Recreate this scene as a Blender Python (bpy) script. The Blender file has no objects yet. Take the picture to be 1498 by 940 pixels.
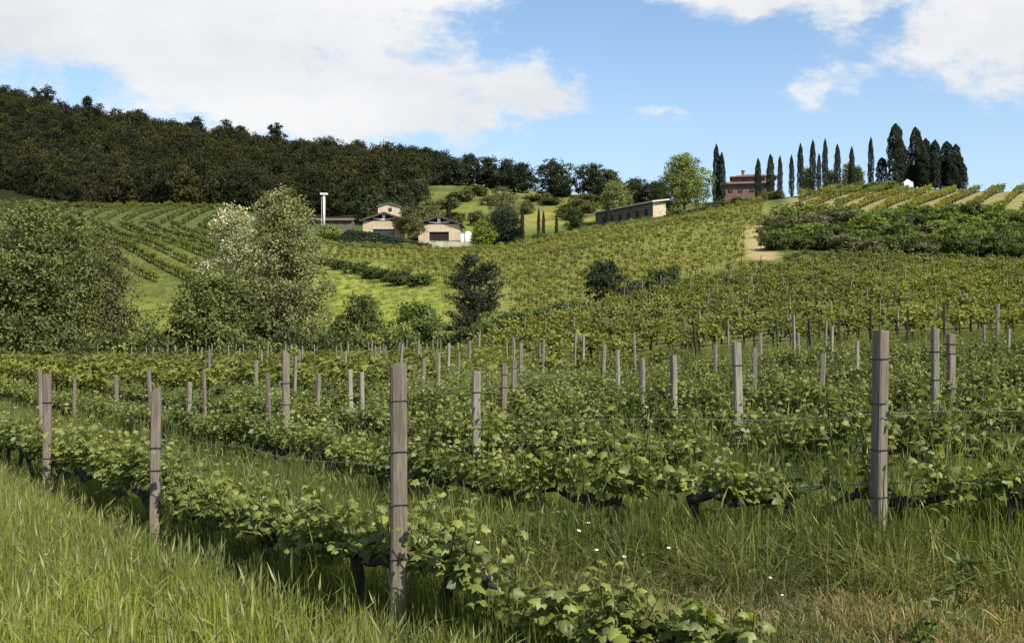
import bpy, math, random
import numpy as np
from mathutils import Vector, Matrix

rng = np.random.default_rng(11)
random.seed(5)
scene = bpy.context.scene
col = scene.collection
R = math.radians

# ------------------------------------------------------------------ camera
F, CX, HY, CZ = 1600.0, 749.0, 490.0, 2.2      # focal length, principal column, horizon row (photo px), eye height (m)
cam = bpy.data.objects.new('camera', bpy.data.cameras.new('camera'))
col.objects.link(cam)
cam.location = (0, 0, CZ)
cam.rotation_euler = (R(90), 0, 0)
cam.data.sensor_width = 36
cam.data.lens = 36 * F / 1498
cam.data.shift_y = 20 / 1498
cam.data.clip_start = 0.1
cam.data.clip_end = 12000
scene.camera = cam

# ------------------------------------------------------------------ node helper
class G:
    def __init__(s, nt): s.nt = nt
    def n(s, t, **kw):
        x = s.nt.nodes.new(t)
        for k, v in kw.items(): setattr(x, k, v)
        return x
    def put(s, sock, v):
        if isinstance(v, bpy.types.NodeSocket): s.nt.links.new(v, sock)
        elif v is not None:
            try: sock.default_value = v
            except Exception: sock.default_value = (*v, 1)
    def m(s, op, a, b=None, c=None, clamp=False):
        x = s.n('ShaderNodeMath', operation=op, use_clamp=clamp)
        for i, v in enumerate((a, b, c)):
            if v is not None: s.put(x.inputs[i], v)
        return x.outputs[0]
    def vm(s, op, a, b=None):
        x = s.n('ShaderNodeVectorMath', operation=op)
        s.put(x.inputs[0], a)
        if b is not None: s.put(x.inputs[1], b)
        return x.outputs[0]
    def noise(s, vec, scale, detail=5, rough=0.55, out='Fac', dim='3D'):
        x = s.n('ShaderNodeTexNoise', noise_dimensions=dim)
        if vec is not None: s.put(x.inputs['Vector'], vec)
        x.inputs['Scale'].default_value = scale
        x.inputs['Detail'].default_value = detail
        x.inputs['Roughness'].default_value = rough
        return x.outputs[out]
    def ramp(s, fac, stops, interp='LINEAR'):
        x = s.n('ShaderNodeValToRGB')
        x.color_ramp.interpolation = interp
        e = x.color_ramp.elements
        while len(e) < len(stops): e.new(0.5)
        for i, (p, c) in enumerate(stops):
            e[i].position = p
            e[i].color = (*c, 1) if hasattr(c, '__len__') else (c, c, c, 1)
        s.put(x.inputs[0], fac)
        return x.outputs[0]
    def mix(s, fac, a, b, mode='MIX'):
        x = s.n('ShaderNodeMix', data_type='RGBA', blend_type=mode)
        s.put(x.inputs[0], fac); s.put(x.inputs[6], a); s.put(x.inputs[7], b)
        return x.outputs[2]
    def sstep(s, v, lo, hi):
        x = s.n('ShaderNodeMapRange', interpolation_type='SMOOTHSTEP')
        s.put(x.inputs[0], v); s.put(x.inputs[1], lo); s.put(x.inputs[2], hi)
        return x.outputs[0]

# ------------------------------------------------------------------ sky and sun
SUN_AZ, SUN_EL = 138.0, 47.0
world = bpy.data.worlds.new('World'); scene.world = world
world.use_nodes = True
world.cycles.sampling_method = 'MANUAL'; world.cycles.sample_map_resolution = 512
nt = world.node_tree; nt.nodes.clear(); g = G(nt)
wout = g.n('ShaderNodeOutputWorld'); bg = g.n('ShaderNodeBackground')
bg.inputs['Strength'].default_value = 0.094
nt.links.new(bg.outputs[0], wout.inputs[0])
sky = g.n('ShaderNodeTexSky', sky_type='NISHITA')
sky.sun_disc = False
sky.sun_elevation = R(SUN_EL); sky.sun_rotation = R(SUN_AZ)
sky.altitude = 300; sky.air_density = 1.0; sky.dust_density = 0.7; sky.ozone_density = 1.6
gen = g.n('ShaderNodeTexCoord').outputs['Generated']
sep = g.n('ShaderNodeSeparateXYZ'); nt.links.new(gen, sep.inputs[0])
dx, dy, dz = sep.outputs
az = g.m('ARCTAN2', dx, dy)                                   # 0 = forward, + = right
el = g.m('ARCSINE', g.m('MINIMUM', g.m('MAXIMUM', dz, -1.0), 1.0))
# clouds on a deck overhead: noise in direction space, flattened vertically
stretch = g.vm('MULTIPLY', gen, (1.0, 1.0, 2.1))
n_big = g.noise(stretch, 2.6, 3, 0.5)
n_mid = g.noise(stretch, 7.5, 9, 0.60)
warp = g.noise(gen, 5.0, 4, 0.5, 'Color')
wv = g.vm('ADD', stretch, g.vm('MULTIPLY', g.vm('SUBTRACT', warp, (0.5, 0.5, 0.5)), (0.16, 0.16, 0.16)))
n_fine = g.noise(wv, 17.0, 9, 0.66)
def blob(a0, e0, ra, re):                                     # a cloud bank: centre and radii in degrees
    qa = g.m('DIVIDE', g.m('SUBTRACT', az, R(a0)), R(ra))
    qe = g.m('DIVIDE', g.m('SUBTRACT', el, R(e0)), R(re))
    return g.m('SUBTRACT', 1.0, g.m('SQRT', g.m('ADD', g.m('MULTIPLY', qa, qa), g.m('MULTIPLY', qe, qe))))
banks = [(-15.5, 15.6, 18.2, 6.6), (-7, 12.2, 9.6, 3.0), (-25, 16.8, 16, 6.6), (21.5, 19.5, 11.5, 5.6), (24.5, 15.2, 7.0, 4.2), 
         (-27, 15.6, 11, 4.4), (-22.5, 14.2, 8.5, 2.7), (-40, 14, 11, 6), (52, 22, 19, 9), (80, 14, 12, 5), (5, 42, 34, 9), (-60, 35, 20, 11),
         (110, 36, 25, 12), (150, 18, 26, 8), (-150, 24, 30, 10), (-105, 16, 24, 7), (180, 55, 40, 11), (12.5, 17.0, 5.0, 1.6), (1.2, 12.6, 5.0, 1.7)]
wisps = [(16.6, 12.3, 3.4, 1.9), (15.9, 14.4, 3.0, 1.2), (7.4, 11.2, 2.6, .9), (5.5, 17.0, 3.0, 1.0), (-31, 12.0, 5, 1.2), (40, 12, 6, 2), (-70, 15, 8, 2.5), (120, 13, 9, 2.5), (-130, 12, 8, 2.5), (95, 24, 8, 3)]
cov = None
for b in banks:
    v = blob(*b)
    cov = v if cov is None else g.m('SMOOTH_MAX', cov, v, 0.12)
for b in wisps: cov = g.m('MAXIMUM', cov, g.m('MINIMUM', g.m('SUBTRACT', g.m('MULTIPLY', blob(*b), .9), .25), 0.12))
dens = g.m('ADD', g.m('MULTIPLY', cov, 0.85), g.m('ADD', g.m('MULTIPLY', g.m('SUBTRACT', n_mid, 0.5), 1.5), g.m('MULTIPLY', g.m('SUBTRACT', n_fine, 0.5), 1.0)))
mask = g.sstep(dens, 0.02, 0.40)
shade = g.m('ADD', g.m('MULTIPLY', n_big, 0.7), g.m('MULTIPLY', n_mid, 0.45))
ccol = g.ramp(shade, [(0.36, (3.7, 3.9, 4.2)), (0.52, (4.5, 4.6, 4.75)), (0.66, (5.2, 5.2, 5.2))])
skyc = g.mix(1.0, sky.outputs[0], (.98, 1.02, 1.02, 1), 'MULTIPLY')
pale = g.sstep(el, R(17), R(2))
skyc = g.mix(g.m('MULTIPLY', pale, 0.42), skyc, (3.2, 3.85, 4.5, 1))
fin = g.mix(g.m('MULTIPLY', mask, 0.96), skyc, ccol)
nt.links.new(fin, bg.inputs['Color'])

sun = bpy.data.objects.new('sun', bpy.data.lights.new('sun', 'SUN'))
col.objects.link(sun)
sun.data.energy = 4.0; sun.data.angle = R(0.53); sun.data.color = (1.0, 0.945, 0.85)
sd = Vector((math.sin(R(SUN_AZ)) * math.cos(R(SUN_EL)), math.cos(R(SUN_AZ)) * math.cos(R(SUN_EL)), math.sin(R(SUN_EL))))
sun.rotation_euler = sd.to_track_quat('Z', 'Y').to_euler()
sun.location = sd * 200

vs = scene.view_settings
vs.view_transform = 'Standard'; vs.look = 'None'; vs.exposure = 0.96; vs.gamma = 1.0
scene.render.engine = 'CYCLES'
scene.cycles.max_bounces = 3; scene.cycles.diffuse_bounces = 2; scene.cycles.transparent_max_bounces = 4

# ------------------------------------------------------------------ terrain heights
def pchip(x, y, xi):
    x = np.asarray(x, float); y = np.asarray(y, float)
    h = np.diff(x); d = np.diff(y) / h
    m = np.zeros(len(x)); m[0], m[-1] = d[0], d[-1]
    for i in range(1, len(x) - 1):
        if d[i - 1] * d[i] > 0:
            w1, w2 = 2 * h[i] + h[i - 1], h[i] + 2 * h[i - 1]
            m[i] = (w1 + w2) / (w1 / d[i - 1] + w2 / d[i])
    k = np.clip(np.searchsorted(x, xi) - 1, 0, len(x) - 2)
    t = np.clip((xi - x[k]) / h[k], 0, 1)
    return ((1 + 2 * t) * (1 - t) ** 2 * y[k] + t * (1 - t) ** 2 * h[k] * m[k]
            + t * t * (3 - 2 * t) * y[k + 1] + t * t * (t - 1) * h[k] * m[k + 1])

# bearings (as tan of the bearing * 1600 + 749) and ground heights surveyed at each distance
UC = [-500, -100, 0, 150, 300, 450, 530, 650, 750, 850, 1000, 1130, 1300, 1498, 1700, 2100]
TZ = {
    1:    [-.5, -.5, -.5, -.4, -.3, -.2, -.1, 0, 0, 0, .1, .2, .3, .4, .5, .6],
    45:   [-.6, -.6, -.6, -.6, -.6, -.55, -.5, -.4, -.3, -.1, .4, .8, 1.1, 1.6, 2.4, 2.8],
    65:   [-.6, -.6, -.6, -.6, -.6, -.6, -.5, -.3, .3, .8, 1.5, 1.9, 2.3, 2.7, 3.5, 4],
    95:   [-.7, -.7, -.7, -.7, -.7, -.7, -.6, -.2, 1.9, 3.4, 4.6, 5.2, 5.5, 5.8, 6.5, 7],
    110:  [-1.5, -1.5, -1.5, -1.5, -1.5, -1.5, -1.3, 0, 2.5, 3.8, 6.7, 7.2, 7.3, 7.3, 8, 9],
    125:  [3, 3, 3, 3.2, 3.4, 3, 3, 3.5, 5, 6.3, 8.7, 9.3, 9.2, 9.2, 10, 11],
    150:  [8, 7.8, 7.8, 7.8, 7.4, 6.2, 6.9, 8.3, 8.8, 10.2, 13, 13.4, 12.4, 12.3, 12.6, 13],
    190:  [17, 16.5, 16.5, 16.5, 16.3, 13.8, 13.5, 13.8, 14.7, 17.4, 20.5, 22.1, 22.6, 22.8, 23, 23],
    235:  [26, 25.7, 25.7, 25.6, 25.4, 21.5, 20.7, 20.3, 21.0, 23.6, 27.4, 31, 32.6, 32.6, 33, 33],
    251:  [30.4, 29.9, 29.9, 29.8, 29.6, 25.5, 22.5, 21.9, 22.8, 25.4, 29.8, 33.5, 35.4, 35.1, 35.0, 34.9],
    262:  [33, 32.3, 32.3, 32.2, 32, 28.2, 25.2, 24.8, 25.2, 27.2, 31.6, 35.2, 37, 36.6, 36.2, 36],
    300:  [40, 39.7, 39.7, 37.8, 37.5, 35, 33.7, 33.7, 35, 36, 38.5, 37.5, 35, 33, 31, 30],
    360:  [59, 58, 57, 55, 53, 51, 50.5, 50.5, 49, 48.2, 44, 37, 29, 25, 22, 20],
    450:  [91, 91, 90, 81.5, 75, 68, 66, 63.5, 61, 52, 42, 32, 22, 18, 15, 14],
    560:  [84, 84, 83, 76, 70, 63, 61, 57, 52, 45, 35, 26, 16, 13, 11, 10],
    800:  [30, 30, 30, 28, 26, 24, 23, 22, 20, 18, 14, 10, 6, 5, 4, 4],
    1500: [0] * 16, 6000: [-5] * 16}
DS = sorted(TZ)
_ld = np.linspace(0, math.log(6000), 420); _uu = np.linspace(-500, 2100, 420)
_tab = np.array([TZ[d] for d in DS], float)
_t1 = np.array([pchip(np.log(DS), _tab[:, j], _ld) for j in range(len(UC))]).T
_TAB = np.array([pchip(UC, _t1[i], _uu) for i in range(len(_ld))])
def sm(a, b, x):
    t = np.clip((x - a) / (b - a), 0, 1); return t * t * (3 - 2 * t)
def H(x, y):
    x = np.asarray(x, float); y = np.asarray(y, float)
    d = np.maximum(y, 1.0)
    u = np.clip(CX + F * x / d, -499, 2099)
    fi = np.clip(np.log(d) / (_ld[1] - _ld[0]), 0, 418.999); fj = (u + 500) / (_uu[1] - _uu[0])
    i = fi.astype(int); j = np.clip(fj.astype(int), 0, 418); a = fi - i; b = fj - j
    zt = (_TAB[i, j] * (1 - a) * (1 - b) + _TAB[i + 1, j] * a * (1 - b) + _TAB[i, j + 1] * (1 - a) * b + _TAB[i + 1, j + 1] * a * b)
    zn = 0.62 * np.tanh(x / 8.0)
    w = sm(24, 46, d)
    z = zn * (1 - w) + zt * w
    z = z + 0.035 * np.sin(x * 1.7 + 1.3 * np.sin(y * .9)) * np.cos(y * 1.3 + .7 * np.sin(x * .8)) + sm(60, 140, d) * 0.35 * np.sin(x * .13 + np.sin(y * .07)) * np.cos(y * .11)
    return z
def Hs(x, y): return float(H(np.array([x]), np.array([y]))[0])
def X(px, d): return (px - CX) / F * d            # bearing and distance -> metres to the right
def Z(py, d): return CZ + (HY - py) / F * d       # elevation and distance -> metres of height
def G3(px, d): x = X(px, d); return Vector((x, d, Hs(x, d)))

# ------------------------------------------------------------------ mesh helpers
class MB:
    """collects geometry; build() links it as one mesh object"""
    def __init__(s): s.v = []; s.f = []; s.c = []; s.n = 0
    def add(s, V, Fc, C=(1, 1, 1)):
        V = np.asarray(V, float).reshape(-1, 3)
        Fl = [np.asarray(Fc, int)] if isinstance(Fc, np.ndarray) else [np.array([f for f in Fc if len(f) == k], int) for k in sorted({len(f) for f in Fc})]
        C = np.asarray(C, float)
        if C.ndim == 1: C = np.repeat(C[None], len(V), 0)
        s.v.append(V); s.f += [f + s.n for f in Fl]; s.c.append(C); s.n += len(V)
        return s
    def box(s, x0, x1, y0, y1, z0, z1, C=(1, 1, 1)):
        V = [(x0, y0, z0), (x1, y0, z0), (x1, y1, z0), (x0, y1, z0), (x0, y0, z1), (x1, y0, z1), (x1, y1, z1), (x0, y1, z1)]
        return s.add(V, [(0, 3, 2, 1), (4, 5, 6, 7), (0, 1, 5, 4), (1, 2, 6, 5), (2, 3, 7, 6), (3, 0, 4, 7)], C)
    def tube(s, pts, rad, seg=7, C=(1, 1, 1), cap=True):
        P = np.asarray(pts, float); n = len(P)
        rad = np.broadcast_to(np.asarray(rad, float), (n,))
        T = np.gradient(P, axis=0); T /= np.linalg.norm(T, axis=1)[:, None] + 1e-9
        ref = np.array([0, 0, 1.0]) if abs(T[0][2]) < 0.8 else np.array([1.0, 0, 0])
        A = np.cross(T, ref); A /= np.linalg.norm(A, axis=1)[:, None] + 1e-9
        B = np.cross(T, A)
        th = np.arange(seg) * 2 * math.pi / seg
        V = (P[:, None] + rad[:, None, None] * (np.cos(th)[None, :, None] * A[:, None] + np.sin(th)[None, :, None] * B[:, None])).reshape(-1, 3)
        fs = []
        for i in range(n - 1):
            for j in range(seg):
                k = (j + 1) % seg
                fs.append((i * seg + j, i * seg + k, (i + 1) * seg + k, (i + 1) * seg + j))
        s.add(V, fs, C)
        if cap:
            b = s.n - n * seg
            s.f.append(np.array([list(range(b + seg - 1, b - 1, -1))])); s.f.append(np.array([[b + (n - 1) * seg + j for j in range(seg)]]))
        return s
    def mesh(s, name, mat, smooth=False):
        me = bpy.data.meshes.new(name)
        V = np.concatenate(s.v); me.vertices.add(len(V)); me.vertices.foreach_set('co', V.ravel())
        lt = np.concatenate([np.full(len(f), f.shape[1]) for f in s.f]); lv = np.concatenate([f.ravel() for f in s.f])
        ls = np.concatenate([[0], np.cumsum(lt)[:-1]])
        me.loops.add(len(lv)); me.loops.foreach_set('vertex_index', lv)
        me.polygons.add(len(lt)); me.polygons.foreach_set('loop_start', ls); me.polygons.foreach_set('loop_total', lt)
        me.polygons.foreach_set('use_smooth', np.full(len(lt), bool(smooth)))
        a = me.color_attributes.new('tint', 'FLOAT_COLOR', 'POINT')
        C = np.concatenate(s.c); a.data.foreach_set('color', np.concatenate([C, np.ones((len(C), 1))], 1).ravel())
        me.update(); me.validate()
        me.materials.append(mat)
        return me
    def build(s, name, mat, parent=None, smooth=False):
        return link(name, s.mesh(name, mat, smooth), parent)
def link(name, data, parent=None, loc=None, rot=None, scl=None):
    o = bpy.data.objects.new(name, data); col.objects.link(o)
    if parent is not None: o.parent = parent
    if loc is not None: o.location = loc
    if rot is not None: o.rotation_euler = rot
    if scl is not None: o.scale = scl
    return o
def tag(o, label=None, cat=None, group=None, kind=None):
    if label: o['label'] = label
    if cat: o['category'] = cat
    if group: o['group'] = group
    if kind: o['kind'] = kind
    return o
def thing(name, label, cat, loc, rz=0, group=None):
    return tag(link(name, None, None, loc, (0, 0, rz)), label, cat, group)

def unit(a): return a / (np.linalg.norm(a, axis=-1, keepdims=True) + 1e-9)
def leaf_quads(mb, C, Nn, size, asp, color, rg, fold=0.12, up=None):
    """folded leaf blades: one rhombus for each centre"""
    n = len(C)
    Nn = unit(Nn)
    t = rg.normal(size=(n, 3)) if up is None else np.asarray(up) + rg.normal(size=(n, 3)) * 0.35
    t = unit(t - (t * Nn).sum(1, keepdims=True) * Nn); b = np.cross(Nn, t)
    s = (np.broadcast_to(size, (n,)) * rg.uniform(.7, 1.3, n))[:, None]
    V = np.stack([C - t * s * .5, C + b * s * asp * .5 + Nn * s * fold, C + t * s * .5, C - b * s * asp * .5 + Nn * s * fold], 1).reshape(-1, 3)
    Fc = np.arange(n * 4).reshape(n, 4)
    mb.add(V, Fc, np.repeat(color, 4, 0))

def scatter(name, pts, rz, sc_, vi, variants):
    """one mesh of points; geometry nodes set one of the variants on each point"""
    me = bpy.data.meshes.new(name)
    me.vertices.add(len(pts)); me.vertices.foreach_set('co', np.asarray(pts, float).ravel())
    for nm, ty, dat in (('rz', 'FLOAT', rz), ('sc', 'FLOAT', sc_), ('vi', 'INT', vi)):
        me.attributes.new(nm, ty, 'POINT').data.foreach_set('value', np.asarray(dat))
    o = link(name, me)
    cl = bpy.data.collections.new(name + '_variants')
    for i, m in enumerate(variants): cl.objects.link(bpy.data.objects.new('%s_%02d' % (name, i), m))
    ng = bpy.data.node_groups.new(name, 'GeometryNodeTree')
    ng.interface.new_socket('Geometry', in_out='INPUT', socket_type='NodeSocketGeometry')
    ng.interface.new_socket('Geometry', in_out='OUTPUT', socket_type='NodeSocketGeometry')
    N = ng.nodes; gi = N.new('NodeGroupInput'); go = N.new('NodeGroupOutput')
    ci = N.new('GeometryNodeCollectionInfo'); ci.inputs['Collection'].default_value = cl
    ci.inputs['Separate Children'].default_value = True; ci.inputs['Reset Children'].default_value = True
    ip = N.new('GeometryNodeInstanceOnPoints'); ip.inputs['Pick Instance'].default_value = True
    def attr(nm, ty):
        a = N.new('GeometryNodeInputNamedAttribute'); a.data_type = ty; a.inputs['Name'].default_value = nm
        return next(x for x in a.outputs if x.enabled and x.name == 'Attribute')
    cx = N.new('ShaderNodeCombineXYZ'); L = ng.links.new
    L(attr('rz', 'FLOAT'), cx.inputs[2]); L(cx.outputs[0], ip.inputs['Rotation'])
    L(attr('sc', 'FLOAT'), ip.inputs['Scale']); L(attr('vi', 'INT'), ip.inputs['Instance Index'])
    L(gi.outputs[0], ip.inputs['Points']); L(ci.outputs[0], ip.inputs['Instance']); L(ip.outputs[0], go.inputs[0])
    o.modifiers.new('scatter', 'NODES').node_group = ng
    return o

# ------------------------------------------------------------------ materials
def mat(name):
    m = bpy.data.materials.new(name); m.use_nodes = True
    m.node_tree.nodes.clear(); g = G(m.node_tree)
    out = g.n('ShaderNodeOutputMaterial')
    return m, g, out
def foliage_mat(name, transl=0.35, gloss=0.06, rough=0.45, var=0.35, noise_scale=0):
    m, g, out = mat(name)
    at = g.n('ShaderNodeAttribute', attribute_name='tint').outputs['Color']
    rnd = g.n('ShaderNodeObjectInfo').outputs['Random']
    c = g.mix(1.0, at, g.ramp(rnd, [(0, (1 - var * .7, 1 - var * .6, 1 - var * .5)), (0.5, (1, 1, 1)), (1, (1 + var, 1 + var * .75, 1 + var * .3))]), 'MULTIPLY')
    if noise_scale:
        pos = g.n('ShaderNodeNewGeometry').outputs['Position']
        nz = g.noise(pos, noise_scale, 3, 0.5)
        c = g.mix(1.0, c, g.ramp(nz, [(0.3, (.72, .76, .8)), (0.7, (1.28, 1.2, 1.05))]), 'MULTIPLY')
    d = g.n('ShaderNodeBsdfDiffuse'); g.put(d.inputs[0], c)
    t = g.n('ShaderNodeBsdfTranslucent'); g.put(t.inputs[0], g.mix(1.0, c, (1.25, 1.2, .5, 1), 'MULTIPLY'))
    a = g.n('ShaderNodeMixShader'); a.inputs[0].default_value = transl
    g.nt.links.new(d.outputs[0], a.inputs[1]); g.nt.links.new(t.outputs[0], a.inputs[2])
    gl = g.n('ShaderNodeBsdfGlossy'); gl.inputs['Roughness'].default_value = rough; gl.inputs[0].default_value = (.9, .95, 1, 1)
    b = g.n('ShaderNodeMixShader'); b.inputs[0].default_value = gloss
    g.nt.links.new(a.outputs[0], b.inputs[1]); g.nt.links.new(gl.outputs[0], b.inputs[2])
    g.nt.links.new(b.outputs[0], out.inputs[0])
    return m
def plain_mat(name, c1, c2, scale=4, rough=0.8, bump=0.3, stretch=(1, 1, 1), metal=0, fine=None, spec=0.3):
    m, g, out = mat(name)
    tc = g.n('ShaderNodeTexCoord').outputs['Object']
    v = g.vm('MULTIPLY', tc, stretch)
    n1 = g.noise(v, scale, 8, 0.62)
    n2 = g.noise(v, (fine or scale * 6), 4, 0.6)
    f = g.m('ADD', g.m('MULTIPLY', n1, 0.65), g.m('MULTIPLY', n2, 0.35))
    c = g.ramp(f, [(0.32, c1), (0.68, c2)])
    rnd = g.n('ShaderNodeObjectInfo').outputs['Random']
    c = g.mix(1.0, c, g.ramp(rnd, [(0, (.70, .69, .67)), (.5, (1.0, .97, .93)), (1, (1.2, 1.2, 1.2))] if 'post' in name else [(0, (.88, .88, .88)), (1, (1.12, 1.12, 1.12))]), 'MULTIPLY')
    p = g.n('ShaderNodeBsdfPrincipled'); g.put(p.inputs['Base Color'], c)
    p.inputs['Roughness'].default_value = rough; p.inputs['Metallic'].default_value = metal
    p.inputs['Specular IOR Level'].default_value = spec
    if bump:
        b = g.n('ShaderNodeBump'); b.inputs['Strength'].default_value = bump; b.inputs['Distance'].default_value = 0.02
        g.put(b.inputs['Height'], f); g.nt.links.new(b.outputs[0], p.inputs['Normal'])
    g.nt.links.new(p.outputs[0], out.inputs[0])
    return m
M = {}
M['leaf'] = foliage_mat('tree_leaf', 0.34, 0.015, 0.6, 0.16)
M['wood_leaf'] = foliage_mat('wood_leaf', 0.25, 0.008, 0.7, 0.5)
M['vine_leaf'] = foliage_mat('vine_leaf', 0.40, 0.022, 0.5, 0.30)
M['far_vine'] = foliage_mat('far_vine_leaf', 0.36, 0.012, 0.6, 0.30, 0.06)
M['grass'] = foliage_mat('grass_blade', 0.42, 0.018, 0.55, 0.35, 0.45)
M['bark'] = plain_mat('bark', (.035, .028, .02), (.11, .09, .07), 6, .95, .6, (1, 1, .3))
M['vine_bark'] = plain_mat('vine_bark', (.008, .007, .006), (.045, .038, .03), 30, .95, .9, (1, 1, .4))
M['post'] = plain_mat('weathered_post', (.062, .050, .040), (.27, .225, .18), 11, .9, .8, (1, 1, .07), fine=70)
M['post_pale'] = plain_mat('pale_post', (.085, .076, .060), (.35, .32, .265), 11, .9, .8, (1, 1, .07), fine=70)
M['post_dark'] = plain_mat('dark_post', (.02, .018, .015), (.06, .052, .042), 9, .9, .5, (1, 1, .12), fine=60)
M['wire'] = plain_mat('galvanised_wire', (.11, .11, .105), (.24, .24, .23), 30, .6, 0, metal=.3)
M['tie'] = plain_mat('dark_tie', (.02, .018, .016), (.05, .045, .04), 30, .7, 0)
M['stone'] = plain_mat('sandstone_wall', (.30, .235, .15), (.60, .50, .35), 1.3, .95, .6, fine=6)
M['stone_low'] = plain_mat('pale_wall', (.34, .29, .21), (.56, .50, .38), .9, .95, .5, fine=6)
M['roof'] = plain_mat('weathered_roof_tiles', (.045, .035, .03), (.13, .10, .085), 2.5, .9, .5)
M['roof_brown'] = plain_mat('brown_roof', (.10, .075, .05), (.2, .15, .11), 2.5, .9, .5)
M['roof_red'] = plain_mat('terracotta_roof', (.10, .05, .036), (.20, .115, .085), 2.5, .9, .5)
M['roof_grey'] = plain_mat('pale_sheet_roof', (.36, .34, .30), (.55, .52, .46), 1.2, .7, .2)
M['brick'] = plain_mat('red_brick_wall', (.11, .062, .046), (.21, .13, .098), 2.0, .95, .5)
M['barnwall'] = plain_mat('brown_barn_wall', (.085, .07, .052), (.16, .13, .10), 1.2, .95, .4)
M['render_wall'] = plain_mat('cream_render', (.52, .45, .33), (.70, .63, .48), 1.0, .95, .3)
M['white'] = plain_mat('white_paint', (.68, .68, .66), (.82, .82, .80), 2, .6, .1)
M['grey'] = plain_mat('grey_paint', (.30, .30, .29), (.42, .42, .41), 2, .7, .1)
M['timber'] = plain_mat('dark_timber', (.03, .022, .018), (.075, .06, .05), 6, .85, .3)
M['glass'] = plain_mat('dark_pane', (.012, .016, .016), (.03, .036, .036), 1, .12, 0, spec=.6)
M['door'] = plain_mat('maroon_door', (.012, .005, .006), (.028, .012, .014), 3, .7, .1)
M['shoot'] = plain_mat('green_shoot', (.07, .08, .025), (.13, .14, .045), 20, .8, 0)
M['petal'] = plain_mat('white_petal', (.70, .70, .64), (.82, .82, .76), 20, .8, 0)

# ------------------------------------------------------------------ ground
def row_f_build():
    xs = np.linspace(-120, 60, 3601)
    s = -1.50 + (1.50 - .50) * sm(-1.9, .7, xs)
    f = np.concatenate([[0], np.cumsum((s[1:] + s[:-1]) / 2 * np.diff(xs))])
    f += 8.0 - np.interp(-.83, xs, f)
    return xs, f, s
RX, RF, RS = row_f_build()
def rowf(x): return np.interp(x, RX, RF)
def rows_(x): return np.interp(x, RX, RS)
ROWGAP = 3.4
def roff(k, x): return k * ROWGAP * (1 + .70 * sm(-1.5, 4.5, -np.asarray(x, float)))
FORE_U = [600, 670, 760, 850, 1000, 1130, 1300, 1498, 1800]
FORE_D = [95, 97, 99, 102, 112, 138, 148, 149, 150]
def fore_max(u): return np.interp(u, FORE_U, FORE_D)

def zone_color(x, y):
    d = np.maximum(y, 1); u = CX + F * x / d
    def n2(s, p=0): return np.sin(x * s + 1.7 * np.sin(y * s * .7 + p)) * np.cos(y * s * 1.1 + 1.3 * np.sin(x * s * .6 + p))
    C = np.zeros(x.shape + (3,)); C[:] = (.060, .082, .022)
    def put(c, w):
        w = np.clip(w, 0, 1)[..., None]
        C[:] = C * (1 - w) + np.array(c) * w
    def box(u0, u1, d0, d1, su=8, sd=3): return sm(u0 - su, u0 + su, u) * (1 - sm(u1 - su, u1 + su, u)) * sm(d0 - sd, d0 + sd, d) * (1 - sm(d1 - sd, d1 + sd, d))
    put((.085, .088, .030), sm(0, .8, n2(.5)) * (d < 90) * .6)                       # drier patches in the near field
    # dry mown strip before the right-hand row
    c_off = y - rowf(x)
    put((.155, .125, .062), (x > -.1) * sm(.6, 1.3, c_off) * (1 - sm(2.7, 3.2, c_off)) * (d < 14) * sm(-.2, .8, x))
    put((.12, .10, .05), sm(.9, 1.2, np.abs(n2(.9, 2))) * (d < 30) * .5)
    put((.21, .17, .09), box(1360, 1700, 37, 43, 30, 1.2))                          # bare terrace bank
    put((.120, .135, .034), box(700, 3000, 46, 150, 30, 4) * .85)                   # right-hand slope
    valley = sm(112, 122, d)
    put((.195, .220, .048), valley * (1 - sm(640, 700, u)) * (1 - sm(195, 215, d)))  # meadow
    put((.115, .135, .036), valley * (1 - sm(330, 420, u)) * (1 - sm(195, 215, d)) * sm(132, 150, d))
    put((.230, .265, .050), valley * sm(430, 470, u) * (1 - sm(620, 660, u)) * (1 - sm(170, 180, d)))
    put((.150, .155, .055), sm(.3, .9, n2(.21, 1)) * valley * sm(480, 560, u) * (1 - sm(700, 760, u)) * sm(150, 175, d) * (1 - sm(205, 225, d)))
    vin = sm(fore_max(u) + 8, fore_max(u) + 14, d) * (1 - sm(234, 240, d)) * sm(640, 700, u) * (1 - sm(1110, 1140, u))
    put((.185, .195, .050), vin)
    put((.175, .190, .048), box(460, 760, 200, 238, 25, 6))
    put((.078, .100, .030), box(-700, 330, 196, 290, 30, 6))                        # left-hand vines, their shade put into a darker ground colour
    put((.34, .27, .14), box(1094, 1136, 136, 184, 8, 6) * sm(-1.0, -.2, n2(.33)))  # bare track
    put((.27, .24, .105), box(1150, 2100, 188, 246, 14, 3) * .8)                    # dry upper vineyard
    put((.30, .25, .12), box(1130, 1250, 180, 215, 25, 8) * .7)
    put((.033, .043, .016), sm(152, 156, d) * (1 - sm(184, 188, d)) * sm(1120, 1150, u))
    back = sm(264, 275, d) * sm(560, 640, u) * (1 - sm(1090, 1200, u))
    put((.145, .160, .040), back)
    put((.215, .205, .055), back * sm(690, 760, u) * (1 - sm(300, 310, d)) * sm(274, 280, d))
    put((.055, .070, .022), back * sm(.2, .6, n2(.16, 3)) * .8)
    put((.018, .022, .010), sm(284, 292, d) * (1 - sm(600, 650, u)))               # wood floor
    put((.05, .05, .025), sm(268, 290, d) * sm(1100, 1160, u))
    return C

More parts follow.
